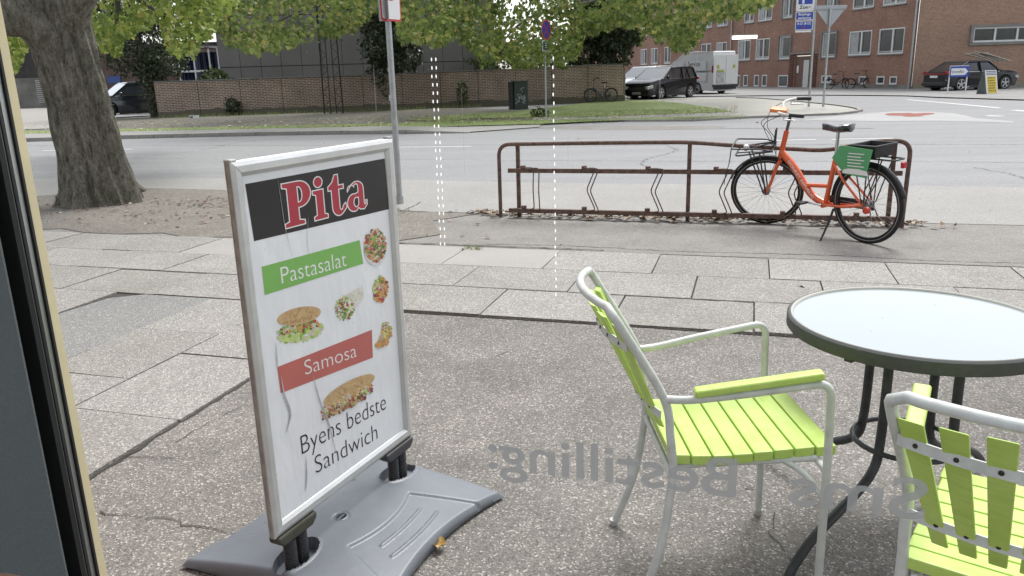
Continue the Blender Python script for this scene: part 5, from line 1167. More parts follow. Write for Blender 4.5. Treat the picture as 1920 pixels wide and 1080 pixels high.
    def guard(c__, rot, a0, a1, nm):
        q = MB(); n = 22; vs = []
        for i in range(n + 1):
            a = R(a0 + (a1 - a0) * i / n)
            for dy, dr in ((-.028, -.006), (-.018, .006), (0, .010), (.018, .006), (.028, -.006)): rr_ = r + .012 + dr; vs.append(rot @ Vector((rr_ * math.cos(a), dy, rr_ * math.sin(a))) + c__)
        q.add(vs, [(i * 5 + j_, i * 5 + 5 + j_, i * 5 + 6 + j_, i * 5 + 1 + j_) for i in range(n) for j_ in range(4)]); g2_ = q.build("mudguard", black_plastic, bk, 60); sm = g2_.modifiers.new("s", 'SOLIDIFY'); sm.thickness = .003
    guard(cr_, I3, 5, 165, "r"); guard(cf, RS, 25, 205 if False else 150, "f")
    if detail:
        guard(cf, RS, 330, 335, "f") if False else None
        ks = MB(); ks.tube([(.30, .05, .27), (.29, .12, .16), (.275, .245, .012)], [.011, .010, .008], 8); ks.box((.27, .25, .012), (.05, .03, .012)); ks.build("kickstand", black_plastic, bk, 60)
        # front rack over the wheel, turning with it
        ra = MB(); zt2 = r + r + .075
        Q = lambda x, y, z: S((wb_ + x, y, z)) if False else (cf + RS @ Vector((x, y, z - r)))
        loop = [Q(.235, -.15, zt2), Q(.235, .15, zt2), Q(-.10, .15, zt2 + .02), Q(-.10, -.15, zt2 + .02)]
        ra.tube(fillet([loop[3], loop[0], loop[1], loop[2]], .05, 5), .008, 8); ra.tube([loop[2], loop[3]], .008, 8)
        up_ = [Q(.265, -.16, zt2 + .075), Q(.265, .16, zt2 + .075)]; ra.tube(fillet([Q(-.10, -.15, zt2 + .02), Q(.0, -.155, zt2 + .05), up_[0], up_[1], Q(0, .155, zt2 + .05), Q(-.10, .15, zt2 + .02)], .03, 4), .007, 8)
        for s in (-1, 1):
            ra.tube(fillet([Q(.235, s * .05, zt2), Q(.10, s * .05, zt2), Q(.02, s * .11, zt2 + .01), Q(-.10, s * .11, zt2 + .02)], .03, 4), .006, 7)
            ra.tube([Q(.12, s * .06, zt2), Q(.02, s * .065, r)], .007, 8); ra.tube([Q(.02, s * .1, zt2), Q(.0, s * .065, r)], .007, 8)
        for s in (-1, 1): ra.tube([Q(-.10, s * .06, zt2 + .02), Q(-.13, s * .03, zt2 + .19)], .007, 8)
        ra.build("front_rack", dark_metal, bk, 60)
        hl = MB(); hl.lathe([(0, 0), (.028, 0), (.032, .02), (.02, .045), (0, .05)], 14, Q(.17, .02, zt2 + .035), rot=RS @ Matrix.Rotation(R(-90), 3, 'Y')); hl.build("headlight", chrome, bk, 60)
        # rear carrier, basket and the green advert board
        rc = MB(); zc = r * 2 + .06
        rc.tube(fillet([(.20, -.07, zc), (-.28, -.07, zc), (-.28, .07, zc), (.20, .07, zc)], .03, 4), .007, 8)
        for s in (-1, 1):
            for xa in (.10, -.04, -.17): rc.tube([(xa, s * .07, zc), (-.005 + xa * .12, s * .068, r + .01)], .0055, 7)
        rc.build("rear_rack", dark_metal, bk, 60)
        bs = MB(); w_ = lambda z, k_: [(-.13 - k_, -.11 - k_, z), (.07 + k_, -.11 - k_, z), (.07 + k_, .11 + k_, z), (-.13 - k_, .11 + k_, z)]
        lo_, hi_ = w_(zc + .012, 0), w_(zc + .11, .02); bs.add(lo_ + hi_, [(0, 1, 2, 3)] + [(i, (i + 1) % 4, 4 + (i + 1) % 4, 4 + i) for i in range(4)]); bo = bs.build("basket", black_plastic, bk); sm = bo.modifiers.new("s", 'SOLIDIFY'); sm.thickness = .006
        bs = MB(); bs.tube([Vector(p) for p in w_(zc + .11, .024)], .009, 8, closed=True); bs.build("basket_rim", black_plastic, bo, 60)
        # board: green sail shape on the near side
        ab = MB(); y = .172; pts = [(.225, .745), (.16, .68), (.115, .62), (-.10, .60), (-.165, .835), (.135, .855)]
        n = len(pts); ab.add([(x_ , y + (.005 if q else 0) - (z_ - .6) * -.05, z_) for q in (0, 1) for x_, z_ in pts], [tuple(range(n)), tuple(range(2 * n - 1, n - 1, -1))] + [(i, (i + 1) % n, n + (i + 1) % n, n + i) for i in range(n)])
        abo = ab.build("advert_board", M("green_board", (.09, .36, .15), .35, 0, .08, 4), bk)
        ab = MB(); ab.sheet = 1
        for i in range(5): ab.flat([(x_, y + .0075 + (z_ - .6) * .05, z_) for x_, z_ in ((.07 - .012 * (i == 0), .79 - i * .026), (-.09 + (.03 if i in (1, 3) else 0), .79 - i * .026), (-.09 + (.03 if i in (1, 3) else 0), .799 - i * .026), (.07 - .012 * (i == 0), .799 - i * .026))])
        ab.flat([(x_, y + .0078 + (z_ - .6) * .05, z_) for x_, z_ in ((.12, .625), (-.13, .62), (-.12, .655), (-.04, .67), (.06, .668), (.11, .655))]); ab.build("board_print", letter_white, abo)
        tl_ = MB(); tl_.lathe([(0, 0), (.030, 0), (.026, .03), (0, .035)], 14, (-.17, .02, r + .0), rot=Matrix.Rotation(R(-90), 3, 'X')) if False else tl_.lathe([(0, 0), (.03, 0), (.028, .03), (0, .036)], 14, (-.06, .075, r - .03), rot=Matrix.Rotation(R(-90), 3, 'X')); tl_.build("hub_cap", M("red_orange_cap", (.60, .06, .03), .35), bk, 50)
        tl_ = MB(); tl_.box((-.315, 0, zc - .04), (.03, .05, .05)); tl_.build("tail_light", M("red_lens", (.5, .02, .04), .2), bk, bevel=.008)
        wg = MB(); a_ = cf + RS @ Vector((-.02, 0, 0))
        ph_ = MB(); hpp = hp + Vector((.05, .0, .035)); 
        ph_.box(Vector((0, 0, 0)), (.15, .11, .035)); RB = RS @ Matrix.Rotation(R(-12), 3, 'Y'); ph_.v = [tuple(RB @ Vector(v) + S(hpp)) for v in ph_.v]; ph_.build("lock_console", M("orange_plastic", (.75, .26, .08), .35, 0, .3, 14), bk, bevel=.012, seg=3)
        bl_ = MB()
        for s in (-1, 1): bl_.tube([S(hp + Vector((-.03, s * .262, .04))), S(hp + Vector((-.02, s * .25, .01))), S(hp + Vector((-.13, s * .27, -.005)))], [.008, .006, .005], 8)
        bl_.build("brake_lever", chrome, bk, 60)
        cbm = MB()
        for pts in ([hp + Vector((0, .26, .05)), hp + Vector((.13, .18, .02)), hp + Vector((.20, .08, -.06)), hp + Vector((.13, .03, -.2)), H0 + Vector((.06, .02, .06))], [hp + Vector((0, -.26, .05)), hp + Vector((.14, -.18, .0)), hp + Vector((.17, -.05, -.12)), hp + Vector((.1, .0, -.24)), H0 + Vector((.04, -.03, .0))], [hp + Vector((0, .25, .05)), hp + Vector((.17, .12, -.06)), hp + Vector((.14, .02, -.26)), H0 + Vector((.03, .03, .02)), Vector((1.05, .065, .5))]):
            cbm.tube([S(p) for p in spline(pts, 6)], .003, 6)
        for d in (0, .03): cbm.tube(spline([cf + RS @ Vector(v) for v in ((.27, .1 + d, r + .14), (.30, .12 + d, r + .0), (.34, .14, r - .1), (.36, .15, r - .2))], 5), .0028, 6)
        cbm.build("cable", black_plastic, bk, 60)
        # white words running down the big tube, on its near side
        a_, e_ = Vector((.835, .0, .640)), Vector((.545, .0, .325)); d_ = (e_ - a_); L_ = d_.length; x_ = d_.normalized(); z_ = Vector((0, 1, 0)); y_ = z_.cross(x_)
        me = text_mesh("frame_lettering", "DONKEY REPUBLIC", .062, letter_white, 'MESH', Matrix.Identity(4), offset=.001)
        w_ = max(v.co.x for v in me.vertices); M4 = Matrix.Identity(4); 
        for i in range(3): M4[i][0] = x_[i] * L_ / w_ ; M4[i][1] = -y_[i] * .65 if False else y_[i] * .65; M4[i][2] = z_[i]; M4[i][3] = a_[i] + (.0335 if i == 1 else 0)
        me.transform(M4); o_ = bpy.data.objects.new("frame_lettering", me); COL.objects.link(o_); o_.parent = bk
    return bk
rw_, fw_ = G(1623, 456), G(1431, 419); hd = math.atan2(fw_.y - rw_.y, fw_.x - rw_.x)
bicycle("bicycle", "orange step-through city bicycle with a green board, leaning on its stand at the rusty rack", rw_, hd, ("orange", (.78, .13, .035)), R(-4), R(36), True, 1.03)
wbk = at(1110, 190, 41.2); wbk.z = .05
bicycle("bicycle", "old dark bicycle leaning against the brick wall near the parked cars", wb + Vector((math.cos(wall_yaw), math.sin(wall_yaw), 0)) * -.75 + Vector((math.sin(wall_yaw), -math.cos(wall_yaw), 0)) * .42 + Vector((0, 0, .045)), wall_yaw + math.pi, ("dark_grey", (.06, .065, .07)), R(8), 0, False, 1.0)
bb_ = G(1597, 167)
bicycle("bicycle", "dark bicycle parked against the apartment block, seen end on beside a white panel", bb_ + Vector((-.3, -.4, 0)), byaw + R(62), ("dark_brown", (.09, .07, .06)), R(4), R(10), False, 1.0)
bicycle("bicycle", "second dark bicycle by the apartment block, nearer the yield sign pole", bb_ + Vector((-1.5, .0, 0)), byaw + R(80), ("black", (.04, .04, .04)), R(4), R(25), False, 1.0)

# ---------------------------------------------------------------- signs and small things
red_s = M("sign_red", (.55, .03, .03), .4, 0, .05); blue_s = M("sign_blue", (.03, .07, .40), .4, 0, .05); white_s = M("sign_white", (.78, .78, .78), .4, 0, .03); grey_s = M("sign_back_grey", (.40, .42, .43), .45, .4, .06)
pn = thing("sign_pole", "galvanised pole with a no stopping sign beside the pita board", "street sign", (-1.374, 9.80, 0))
b = MB(); b.tube([(0, 0, 0), (0, 0, 3.3)], .037, 14); b.build("pole", galv, pn, 60)
b = MB(); b.tube([(0, 0, 0), (0, 0, .1)], .05, 12); b.build("collar", galv, pn, 60)
b = MB()
for z, a in ((1.62, 2.4), (1.30, 2.7), (1.28, 2.6)): b.box((.037 * math.cos(a), .037 * math.sin(a) - .0, z), (.03, .02, .05), Matrix.Rotation(a + 1.57, 3, 'Z'))
b.build("torn_sticker", white_s, pn)
def plate_(parent, name, w, h, z, yaw, off, mats, rim_=.02, th=.004):
    """flat rounded plate on a pole, facing local -y turned by yaw"""
    M3 = Matrix.Rotation(yaw, 4, 'Z') @ Matrix.Translation((0, -off, z)); k = MB(); pts = []
    r_ = min(w, h) * .08
    for cx, cz, a0 in ((w / 2 - r_, h / 2 - r_, 0), (-w / 2 + r_, h / 2 - r_, 90), (-w / 2 + r_, -h / 2 + r_, 180), (w / 2 - r_, -h / 2 + r_, 270)):
        for q in range(5): a = R(a0 + q * 22.5); pts.append((cx + r_ * math.cos(a), cz + r_ * math.sin(a)))
    n = len(pts)
    def ringp(sc_, y): return [M3 @ Vector((x * (1 - sc_ / (w / 2)), y, z_ * (1 - sc_ / (h / 2)))) for x, z_ in pts]
    k.add(ringp(0, th) + ringp(0, 0), [tuple(range(n)), tuple(range(2 * n - 1, n - 1, -1))] + [(i, (i + 1) % n, n + (i + 1) % n, n + i) for i in range(n)], 0)
    k.add(ringp(rim_, -.001), [tuple(range(n))[::-1]], 1)
    return k.build(name, mats, parent), M3
def disc_(parent, name, r_, M3, z, mat, y):
    k = MB(); k.sheet = 1; k.flat([M3 @ Vector((r_ * math.cos(a), y, z + r_ * math.sin(a))) for a in np.linspace(0, 2 * math.pi, 33)[:-1]]); o_ = k.build(name, mat); o_.parent = parent; return o_
sg, M3 = plate_(pn, "sign_plate", .42, .60, 2.47, R(64), .05, [red_s, white_s], .022)
disc_(sg, "disc", .155, M3, .08, red_s, -.002); disc_(sg, "disc", .125, M3, .08, blue_s, -.0025)
k = MB(); k.sheet = 1; k.flat([M3 @ Vector(p) for p in ((-.05, -.003, .01), (.06, -.003, .01), (.06, -.003, .15), (-.05, -.003, .15))]); k.build("symbol", M("sign_pale_blue", (.45, .65, .85), .4), sg)
k = MB(); k.sheet = 1; k.flat([M3 @ Vector(p) for p in ((-.13, -.0035, .17), (-.11, -.0035, .19), (.11, -.0035, -.03), (.09, -.0035, -.05))]) ; k.build("bar", red_s, sg)
sg2, _ = plate_(pn, "sign_plate", .42, .60, 2.48, R(-66), .05, [grey_s, grey_s], .02)
k = MB(); k.box(tuple(_ @ Vector((0, .02, 0))), (.05, .05, .62)); k.build("bracket", M("sign_bracket", (.12, .12, .12), .5, .5), sg2)

pf = thing("sign_pole", "thin far pole with a round blue and red sign seen almost edge on", "street sign", (1.36, 28.12, .03))
b = MB(); b.tube([(0, 0, 0), (0, 0, 3.2)], .03, 10); b.build("pole", galv, pf, 60)
M3 = Matrix.Rotation(R(58), 4, 'Z') @ Matrix.Translation((0, -.05, 2.92))
def round_sign(parent, r_, M3):
    k = MB(); k.lathe([(0, 0), (r_, 0), (r_, .01), (0, .01)], 32, rot=Matrix.Rotation(R(90), 3, 'X')); k.v = [tuple(M3 @ Vector(p)) for p in k.v]; o_ = k.build("sign_disc", [grey_s], parent, 40)
    disc_(o_, "rim", r_ * .98, M3, 0, red_s, -.0115); disc_(o_, "face", r_ * .82, M3, 0, blue_s, -.013)
    k = MB(); k.sheet = 1; d = r_ * .7; w = r_ * .09
    for s in (1, -1): k.flat([M3 @ Vector(p) for p in ((-d * s - w, -.0145 - .0005 * s, d), (-d * s + w, -.0145 - .0005 * s, d), (d * s + w, -.0145 - .0005 * s, -d), (d * s - w, -.0145 - .0005 * s, -d))])
    k.build("cross", red_s, o_); return o_
round_sign(pf, .33, M3)
pl2, M3 = plate_(pf, "sub_plate", .34, .36, 2.40, R(40), .045, [white_s, M("sub_plate_dark", (.06, .09, .09), .4)], .035)
k = MB(); k.sheet = 1
for q in range(3): k.flat([M3 @ Vector(p) for p in ((-.04, -.003, .07 - q * .07), (.04, -.003, .07 - q * .07), (.04, -.003, .10 - q * .07), (-.04, -.003, .10 - q * .07))])
k.build("symbol", white_s, pl2)

pp = thing("parking_sign", "tall pole carrying a blue P zone sign and two blue parking plates", "street sign", (10.955, 29.27, .08))
b = MB(); b.tube([(.02, 0, 0), (.0, 0, 5)], .042, 12); b.build("pole", galv, pp, 60)
vy = R(-8)
def plate_text(parent, M3, body, size, x, z, mat, xs=1., off=0.):
    me = text_mesh("lettering", body, size, mat, 'MESH', Matrix.Identity(4), offset=off); w = max(v.co.x for v in me.vertices)
    me.transform(M3 @ Matrix(((xs, 0, 0, x - w * xs / 2), (0, 0, -1, -.0045), (0, 1, 0, z), (0, 0, 0, 1)))); o_ = bpy.data.objects.new("lettering", me); COL.objects.link(o_); o_.parent = parent
LX = -.36
def plate2(name, w, h, z, mats, rim_):
    o_, M3 = plate_(pp, name, w, h, 0, vy, .05, mats, rim_); T_ = Matrix.Translation((LX, 0, z)); o_.data.transform(T_); return o_, T_ @ M3
zs_, M3 = plate2("zone_plate", .62, .86, 3.74, [white_s, white_s], .01)
k = MB(); k.sheet = 1; k.flat([M3 @ Vector(p) for p in ((-.24, -.003, -.20), (.24, -.003, -.20), (.24, -.003, .28), (-.24, -.003, .28))]); k.build("blue_field", blue_s, zs_)
plate_text(zs_, M3, "P", .56, .0, -.165, white_s, .95, .012); plate_text(zs_, M3, "Zone", .155, 0, -.35, letter_black, 1.15, .004)
p1_, M3 = plate2("parking_plate", .62, .29, 3.15, [white_s, blue_s], .022); plate_text(p1_, M3, "Betalings-", .115, 0, .02, white_s, 1.0, .002); plate_text(p1_, M3, "parkering", .115, 0, -.10, white_s, 1.0, .002)
p2_, M3 = plate2("parking_plate", .60, .31, 2.83, [white_s, blue_s], .022); plate_text(p2_, M3, "8-23 (8-23)", .115, 0, .03, white_s, .88, .002)
k = MB(); k.sheet = 1; k.flat([M3 @ Vector(p) for p in ((-.08, -.003, -.09), (.05, -.003, -.09), (.05, -.003, -.04), (-.08, -.003, -.04))]); k.build("red_print", M("sign_violet_red", (.25, .04, .2), .4), p2_)
k = MB(); k.box((LX - .02, -.04, 2.63), (.56, .02, .06)); k.build("plate_foot", white_s, pp)
b = MB(); 
for z in (3.95, 3.5, 3.15, 2.83): b.box((-.03, 0, z), (.14, .07, .03))
b.build("clamp", galv, pp)
yp = thing("yield_sign", "grey back of a triangular yield sign on a pole at the kerb island", "street sign", (11.389, 28.98, .08))
b = MB(); b.tube([(0, 0, 0), (.0, 0, 3.35)], .038, 12); b.build("pole", galv, yp, 60)
b = MB(); tri = [(-.55, 3.42), (-.52, 3.47), (.58, 3.47), (.61, 3.42), (.06, 2.74), (.0, 2.74)]; n = len(tri)
b.add([(x, y, z) for y in (.05, .058) for x, z in tri], [tuple(range(n)), tuple(range(2 * n - 1, n - 1, -1))] + [(i, (i + 1) % n, n + (i + 1) % n, n + i) for i in range(n)]); b.build("sign_back", grey_s, yp)
b = MB(); b.box((.03, .035, 3.33), (1.1, .02, .03)); b.box((.03, .03, 2.80), (.14, .04, .05)); b.build("rail", M("sign_rail", (.3, .31, .32), .5, .5), yp)
# direction banner stand and A-board by the black car
def stand(name, label, cat, p, q, rest): pass
ba, bb2 = G(1777, 178), G(1808, 175.5); bw_ = (bb2 - ba).length; byy = math.atan2(bb2.y - ba.y, bb2.x - ba.x)
bs_t = thing("direction_sign", "low blue and white arrow sign between two white posts at the corner", "direction sign", (ba + bb2) / 2, R(8)); bw_ = .95
for s in (-1, 1): b = MB(); b.tube([(s * .50 - .02 * s, 0, 0), (s * .46, 0, 1.32)], .03, 8); b.build("post", white_s, bs_t, 60)
b = MB(); b.box((0, -.035, 1.06), (.98, .02, .50)); pb = b.build("panel", blue_s, bs_t)
b = MB(); b.sheet = 1; b.flat([(-.44, -.047, .90), (.30, -.047, .90), (.46, -.047, 1.06), (.30, -.047, 1.22), (-.44, -.047, 1.22)]); b.build("arrow", white_s, pb)
me = text_mesh("lettering", "Sonneflat", .20, letter_black, 'MESH', Matrix(((.88, 0, 0, -.42), (0, 0, -1, -.049), (0, 1, 0, 1.0), (0, 0, 0, 1)))); o_ = bpy.data.objects.new("lettering", me); COL.objects.link(o_); o_.parent = pb
for p_, q_i in (((-.48, 0, 1.33), (.48, 0, 1.33)), ((-.48, -.2, .35), (-.48, .25, .30)), ((.48, -.2, .35), (.48, .25, .30))): b = MB(); b.bar(p_, q_i, .03, .03); b.build("brace", white_s, bs_t)
ab_ = thing("a_board", "folding A-board with a yellow printed poster on the far pavement", "a-board", G(1850, 178), R(14))
yel = M("yellow_poster", (.72, .55, .06), .5, 0, .06, 8)
b = MB(); b.box((.0, 0, 0), (.62, .03, 1.12), Matrix.Rotation(R(-14), 3, 'X')); b.v = [(x, y - .18, z + .56) for x, y, z in b.v]; fr_ = b.build("front_panel", white_s, ab_)
RX = Matrix.Rotation(R(-14), 3, 'X')
def onb(x, z, y=-.0175): v = RX @ Vector((x, y, z)); return (v.x, v.y - .18, v.z + .56)
b = MB(); b.sheet = 1; b.flat([onb(-.25, -.5), onb(.25, -.5), onb(.25, .28), onb(-.25, .28)]); b.build("poster", yel, fr_)
b = MB(); b.sheet = 1; rr = random.Random(2)
for q in range(6):
    x = -.20
    while x < .17: w = rr.uniform(.04, .12); b.flat([onb(x, .17 - q * .115, -.019), onb(min(x + w, .21), .17 - q * .115, -.019), onb(min(x + w, .21), .235 - q * .115, -.019), onb(x, .235 - q * .115, -.019)]); x += w + .025
b.build("poster_print", M("poster_brown_print", (.22, .17, .03), .5), fr_)
b = MB(); b.sheet = 1
for q in range(3): b.flat([onb(-.27, .34 + q * .07, -.018), onb(.27, .34 + q * .07, -.018), onb(.27, .375 + q * .07, -.018), onb(-.27, .375 + q * .07, -.018)])
b.build("header_stripe", M("navy_stripe", (.03, .04, .10), .5), fr_)
b = MB(); b.box((0, 0, 0), (.60, .02, 1.12), Matrix.Rotation(R(14), 3, 'X')); b.v = [(x, y + .18, z + .56) for x, y, z in b.v]; b.build("back_panel", M("grey_board_back", (.16, .19, .19), .6), ab_)
for s in (-1, 1): b = MB(); b.box((0, 0, 0), (.03, .035, 1.2), RX); b.v = [(x + .29 * s, y - .18, z + .53) for x, y, z in b.v]; b.build("leg", galv, ab_)
# electrical cabinet
cbx = thing("utility_cabinet", "dark green utility cabinet with pale graffiti standing against the brick wall", "utility cabinet", G(978, 205.5), R(14))
b = MB(); b.box((.0, .2, .62), (.62, .42, 1.16)); b.box((0, .2, .03), (.66, .46, .06)); cm_ = b.build("body", M("dark_green_cabinet", (.045, .06, .055), .5, 0, .3, 6), cbx, bevel=.02)
b = MB(); b.box((0, .2, 1.225), (.68, .48, .05)); b.build("lid", M("cabinet_lid", (.14, .13, .11), .7), cbx, bevel=.015)
b = MB(); rr = random.Random(9)
for k_ in range(7):
    p = [Vector((rr.uniform(-.16, .24), -.013, rr.uniform(.35, .95)))]
    for _ in range(5): p.append(p[-1] + Vector((rr.uniform(-.12, .12), 0, rr.uniform(-.16, .12))))
    p = [Vector((max(-.26, min(.26, v.x)), -.013, max(.25, min(1.05, v.z)))) for v in p]; p = spline(p, 5)
    for u, v in zip(p, p[1:]):
        if (v - u).length > .002: b.bar(u, v, .024, .002, (0, -1, 0)) if False else b.tube([u, v], .011, 4)
b.build("graffiti", M("pale_spray_paint", (.5, .55, .58), .6), cbx)
b = MB(); b.box((-.42, .22, .6), (.14, .3, 1.2)); b.build("side_cabinet", dark_metal, cbx)
gsn = thing("ground_plate", "small white name plate lying at the foot of the brick wall", "plate", G(366, 223.5) + Vector((0, -.1, .03)), R(4))
b = MB(); b.box((0, 0, .07), (.42, .03, .13)); b.build("plate", white_s, gsn); b = MB(); b.box((-.11, -.018, .07), (.14, .008, .06)); b.build("print", letter_black, gsn)
# glowing tube added outdoors for a tube lamp's reflection in the window glass
lp_ = at(1396, 70, 36); lmp = thing("tube_lamp_reflection", "glowing white tube added over the side street for a tube lamp reflected in the glass", "lamp reflection", (lp_.x, lp_.y, 0), R(-12)); lz = lp_.z
b = MB(); b.tube([(-.52, 0, lz), (.52, 0, lz)], .065, 10); b.build("tube", M("reflected_tube_glow", (1, .99, .93), .4, emit=2.4, var=0), lmp, 60)
b = MB(); b.box((0, 0, lz + .10), (1.12, .2, .06)); b.build("added_tube_housing", M("added_housing", (.45, .40, .34), .5), lmp)
b = MB(); b.tube([(0, 0, lz + .12), (0, 0, lz + 2.5)], .008, 5); b.tube([(-14, 3.0, lz + 3.0), (0, 0, lz + 2.5), (12, 3.5, lz + 3.1)], .008, 5); b.build("wire", dark_metal, lmp)  # housing and suspension wire invented to carry the added tube

# ---------------------------------------------------------------- vehicles
def car(name, label, cat, loc, yaw, L, Wd, Hh, zb, wsx, rfx, rrx, rbx, hood, paint, wx, wr=.34, sc=1., glassm=glass_dark, tailz=.95, rear_top=None, roof_c=None, trim=None, van=False, silver=False):
    """x runs from the nose (0) to the tail (L); the roof from rfx to rrx, windscreen foot at wsx, rear glass foot at rbx"""
    c_ = thing(name, label, cat, loc, yaw, None, sc)
    hw = Wd / 2
    def half(x, z):
        t = abs((x - L / 2) / (L / 2)); w = hw * (1 - .16 * max(0, t - .80) / .2 - .03 * t * t)
        if z > zb: w -= (z - zb) / (Hh - zb) * (.06 if van else .20)
        if z < .45: w -= .04 * (.45 - z) / .25
        return w
    xf_, xr_ = wx
    def shell(outline, shrink, edge, nm, mat, parent, sm=35, bev=.03):
        k = MB(); n = len(outline); cx = sum(p[0] for p in outline) / n; cz = sum(p[1] for p in outline) / n; rings = []
        for s, e in ((1, edge), (1, 0), (-1, 0), (-1, edge)):
            ring_ = []
            for x, z in outline:
                dx, dz = cx - x, cz - z; d = math.hypot(dx, dz) or 1; xx, zz = x + dx / d * e, z + dz / d * e
                ring_.append((xx, s * (half(x, z) - shrink - (0 if e else edge * .6)) if True else 0, zz))
            rings.append(ring_)
        # order: outer-inset face at +, full at + slightly inboard, full at -, face at -
        rings = [[(x, y, z) for x, y, z in rings[0]], [(x, y, z) for x, y, z in rings[1]], rings[2], rings[3]]
        vs = [p for r_ in rings for p in r_]
        fs = [tuple(range(n)), tuple(range(4 * n - 1, 3 * n - 1, -1))]
        for a in range(3): fs += [(a * n + i, a * n + (i + 1) % n, (a + 1) * n + (i + 1) % n, (a + 1) * n + i) for i in range(n)]
        k.add(vs, fs); return k.build(nm, mat, parent, sm)
    def arch(xc): return [(xc + (wr + .07) * math.cos(R(a)), wr + (wr + .07) * math.sin(R(a))) for a in np.linspace(192, -12, 14)]
    fl = .19
    low = [(.06, fl + .06), (.16, fl)] + [(x, max(fl, z)) for x, z in arch(xf_)] + [(x, max(fl, z)) for x, z in arch(xr_)] + [(L - .12, fl + .02), (L - .02, fl + .12), (L, .55), (L - .01, tailz), (rbx + .03, zb + .02)] + [(x, z) for x, z in hood[::-1]] + [(.0, .55)]
    bd = shell(low, 0, .05, "body", paint, c_)
    gh = [(wsx, zb - .03), (rfx, Hh - .05), ((rfx + rrx) / 2, Hh - .02), (rrx, Hh - .05), (rbx, zb - .03)]
    shell(gh, .025, .02, "windows", glassm, c_, 30)
    rf = [(rfx - .06, Hh - .085), (rfx + .05, Hh - .03), ((rfx + rrx) / 2, Hh), (rrx, Hh - .03), (rrx + .06, Hh - .09)] + [(rrx - .1, Hh - .095), (rfx + .1, Hh - .095)]
    shell(rf, .0, .02, "roof", roof_c or paint, c_, 40)
    def pillar(a, e, w=.055):
        for s in (-1, 1):
            k = MB(); A_ = Vector((a[0], s * (half(*a) - .012), a[1])); E_ = Vector((e[0], s * (half(*e) - .012), e[1])); k.bar(A_, E_, .035, w, (0, 1, 0)); k.build("pillar", trim or paint, c_, bevel=.01)
    pillar((wsx + .02, zb - .02), (rfx + .02, Hh - .06)); pillar((rbx - .02, zb - .02), (rrx - .0, Hh - .06), .12)
    mx = (rfx + rrx) / 2 - .1; pillar((mx, zb - .02), (mx + .05, Hh - .05), .08)
    if rrx - rfx > 1.9 and not van: pillar((rrx - .55, zb - .02), (rrx - .6, Hh - .05), .07)
    # dark sills and bumpers, trim line
    for s in (-1, 1): k = MB(); k.box(((xf_ + xr_) / 2, s * (hw - .035), fl + .05), (xr_ - xf_ - 2 * wr - .2, .04, .14)); k.build("sill_trim", black_plastic, c_)
    for s in (-1, 1): k = MB(); k.bar((wsx + .15, s * (half(wsx, zb) + .004), zb + .0), (rbx - .15, s * (half(rbx, zb) + .004), zb + .03), .012, .03); k.build("window_trim", chrome if not silver else black_plastic, c_)
    for xc in (xf_, xr_):
        for s in (-1, 1):
            k = MB(); k.lathe([(.0, -.10), (wr - .03, -.10), (wr, -.08), (wr, .08), (wr - .03, .10), (wr - .11, .10), (wr - .12, .06), (0, .06)], 28, (xc, s * (hw - .115), wr), 'Y')
            if s < 0: k.v = [(x, 2 * s * (hw - .115) - y, z) for x, y, z in k.v]
            w_ = k.build("wheel", rubber, c_, 40)
            k = MB(); yy = s * (hw - .115 + .085 * 1)
            for q in range(5 if not van else 8):
                a = 2 * math.pi * q / (5 if not van else 8) + .3; k.bar((xc, yy, wr), (xc + (wr - .12) * math.cos(a), yy, wr + (wr - .12) * math.sin(a)), .07 if not van else .05, .02, (0, 1, 0))
            k.lathe([(wr - .135, -.012), (wr - .11, -.012), (wr - .11, .012), (wr - .135, .012), (wr - .135, -.012)], 28, (xc, yy, wr), 'Y', caps=False); k.lathe([(0, -.015), (.06, -.015), (.06, .02), (0, .02)], 12, (xc, yy, wr), 'Y')
            k.build("rim", M("alloy_rim", (.5, .5, .51), .4, .7), w_, 40)
    for s in (-1, 1):
        hz = hood[0][1] - .12
        k = MB(); k.box((.14, s * (hw * .70), hz), (.34, .42, .15), Matrix.Rotation(R(s * 24), 3, 'Z') @ Matrix.Rotation(R(-12), 3, 'Y')); k.build("headlight", M("headlight_glass", (.55, .57, .55), .08, .2, .4, 9), c_, bevel=.03)
        k = MB(); k.box((L - .08, s * (hw * .86 - .0), tailz - .02), (.14, .15, .15 if not van else .42)); k.build("tail_light", M("tail_lens", (.38, .015, .02), .15), c_, bevel=.03)
        k = MB(); k.lathe([(0, -.06), (.07, -.05), (.09, 0), (.07, .05), (0, .06)], 12, (wsx + .38, s * (hw + .07), zb + .08), 'X'); k.build("mirror", paint, c_, 50)
        for xh in (mx + .12, rrx - .35):
            k = MB(); k.bar((xh - .1, s * (hw - .0), zb - .12), (xh + .1, s * (hw - .0), zb - .12), .03, .025); k.build("door_handle", trim or paint, c_)
    k = MB(); k.box((.015, 0, .56), (.06, Wd * .55, .13)); k.build("grille", black_plastic, c_, bevel=.02)
    k = MB(); k.box((.0, 0, .36), (.05, .52, .115)); k.build("number_plate", M("dull_number_plate", (.30, .30, .30), .4), c_)
    k = MB(); k.box((L + .012, 0, .78 if not van else .62), (.03, .52, .115)); k.build("number_plate", white_s, c_)
    k = MB(); k.box((L - .0, 0, .40), (.10, Wd * .86, .2)); k.build("bumper", black_plastic, c_, bevel=.04)
    return c_
black_paint = M("black_car_paint", (.010, .010, .012), .25, .0, .1, coat=.15, spec=.35); grey_paint = M("dark_blue_grey_paint", (.05, .055, .07), .15, .3, .1, coat=1.)
silver_paint = M("light_silver_paint", (.42, .43, .43), .22, .5, .05, coat=1.); van_paint = M("white_van_paint", (.80, .80, .80), .3, 0, .03, coat=.4)
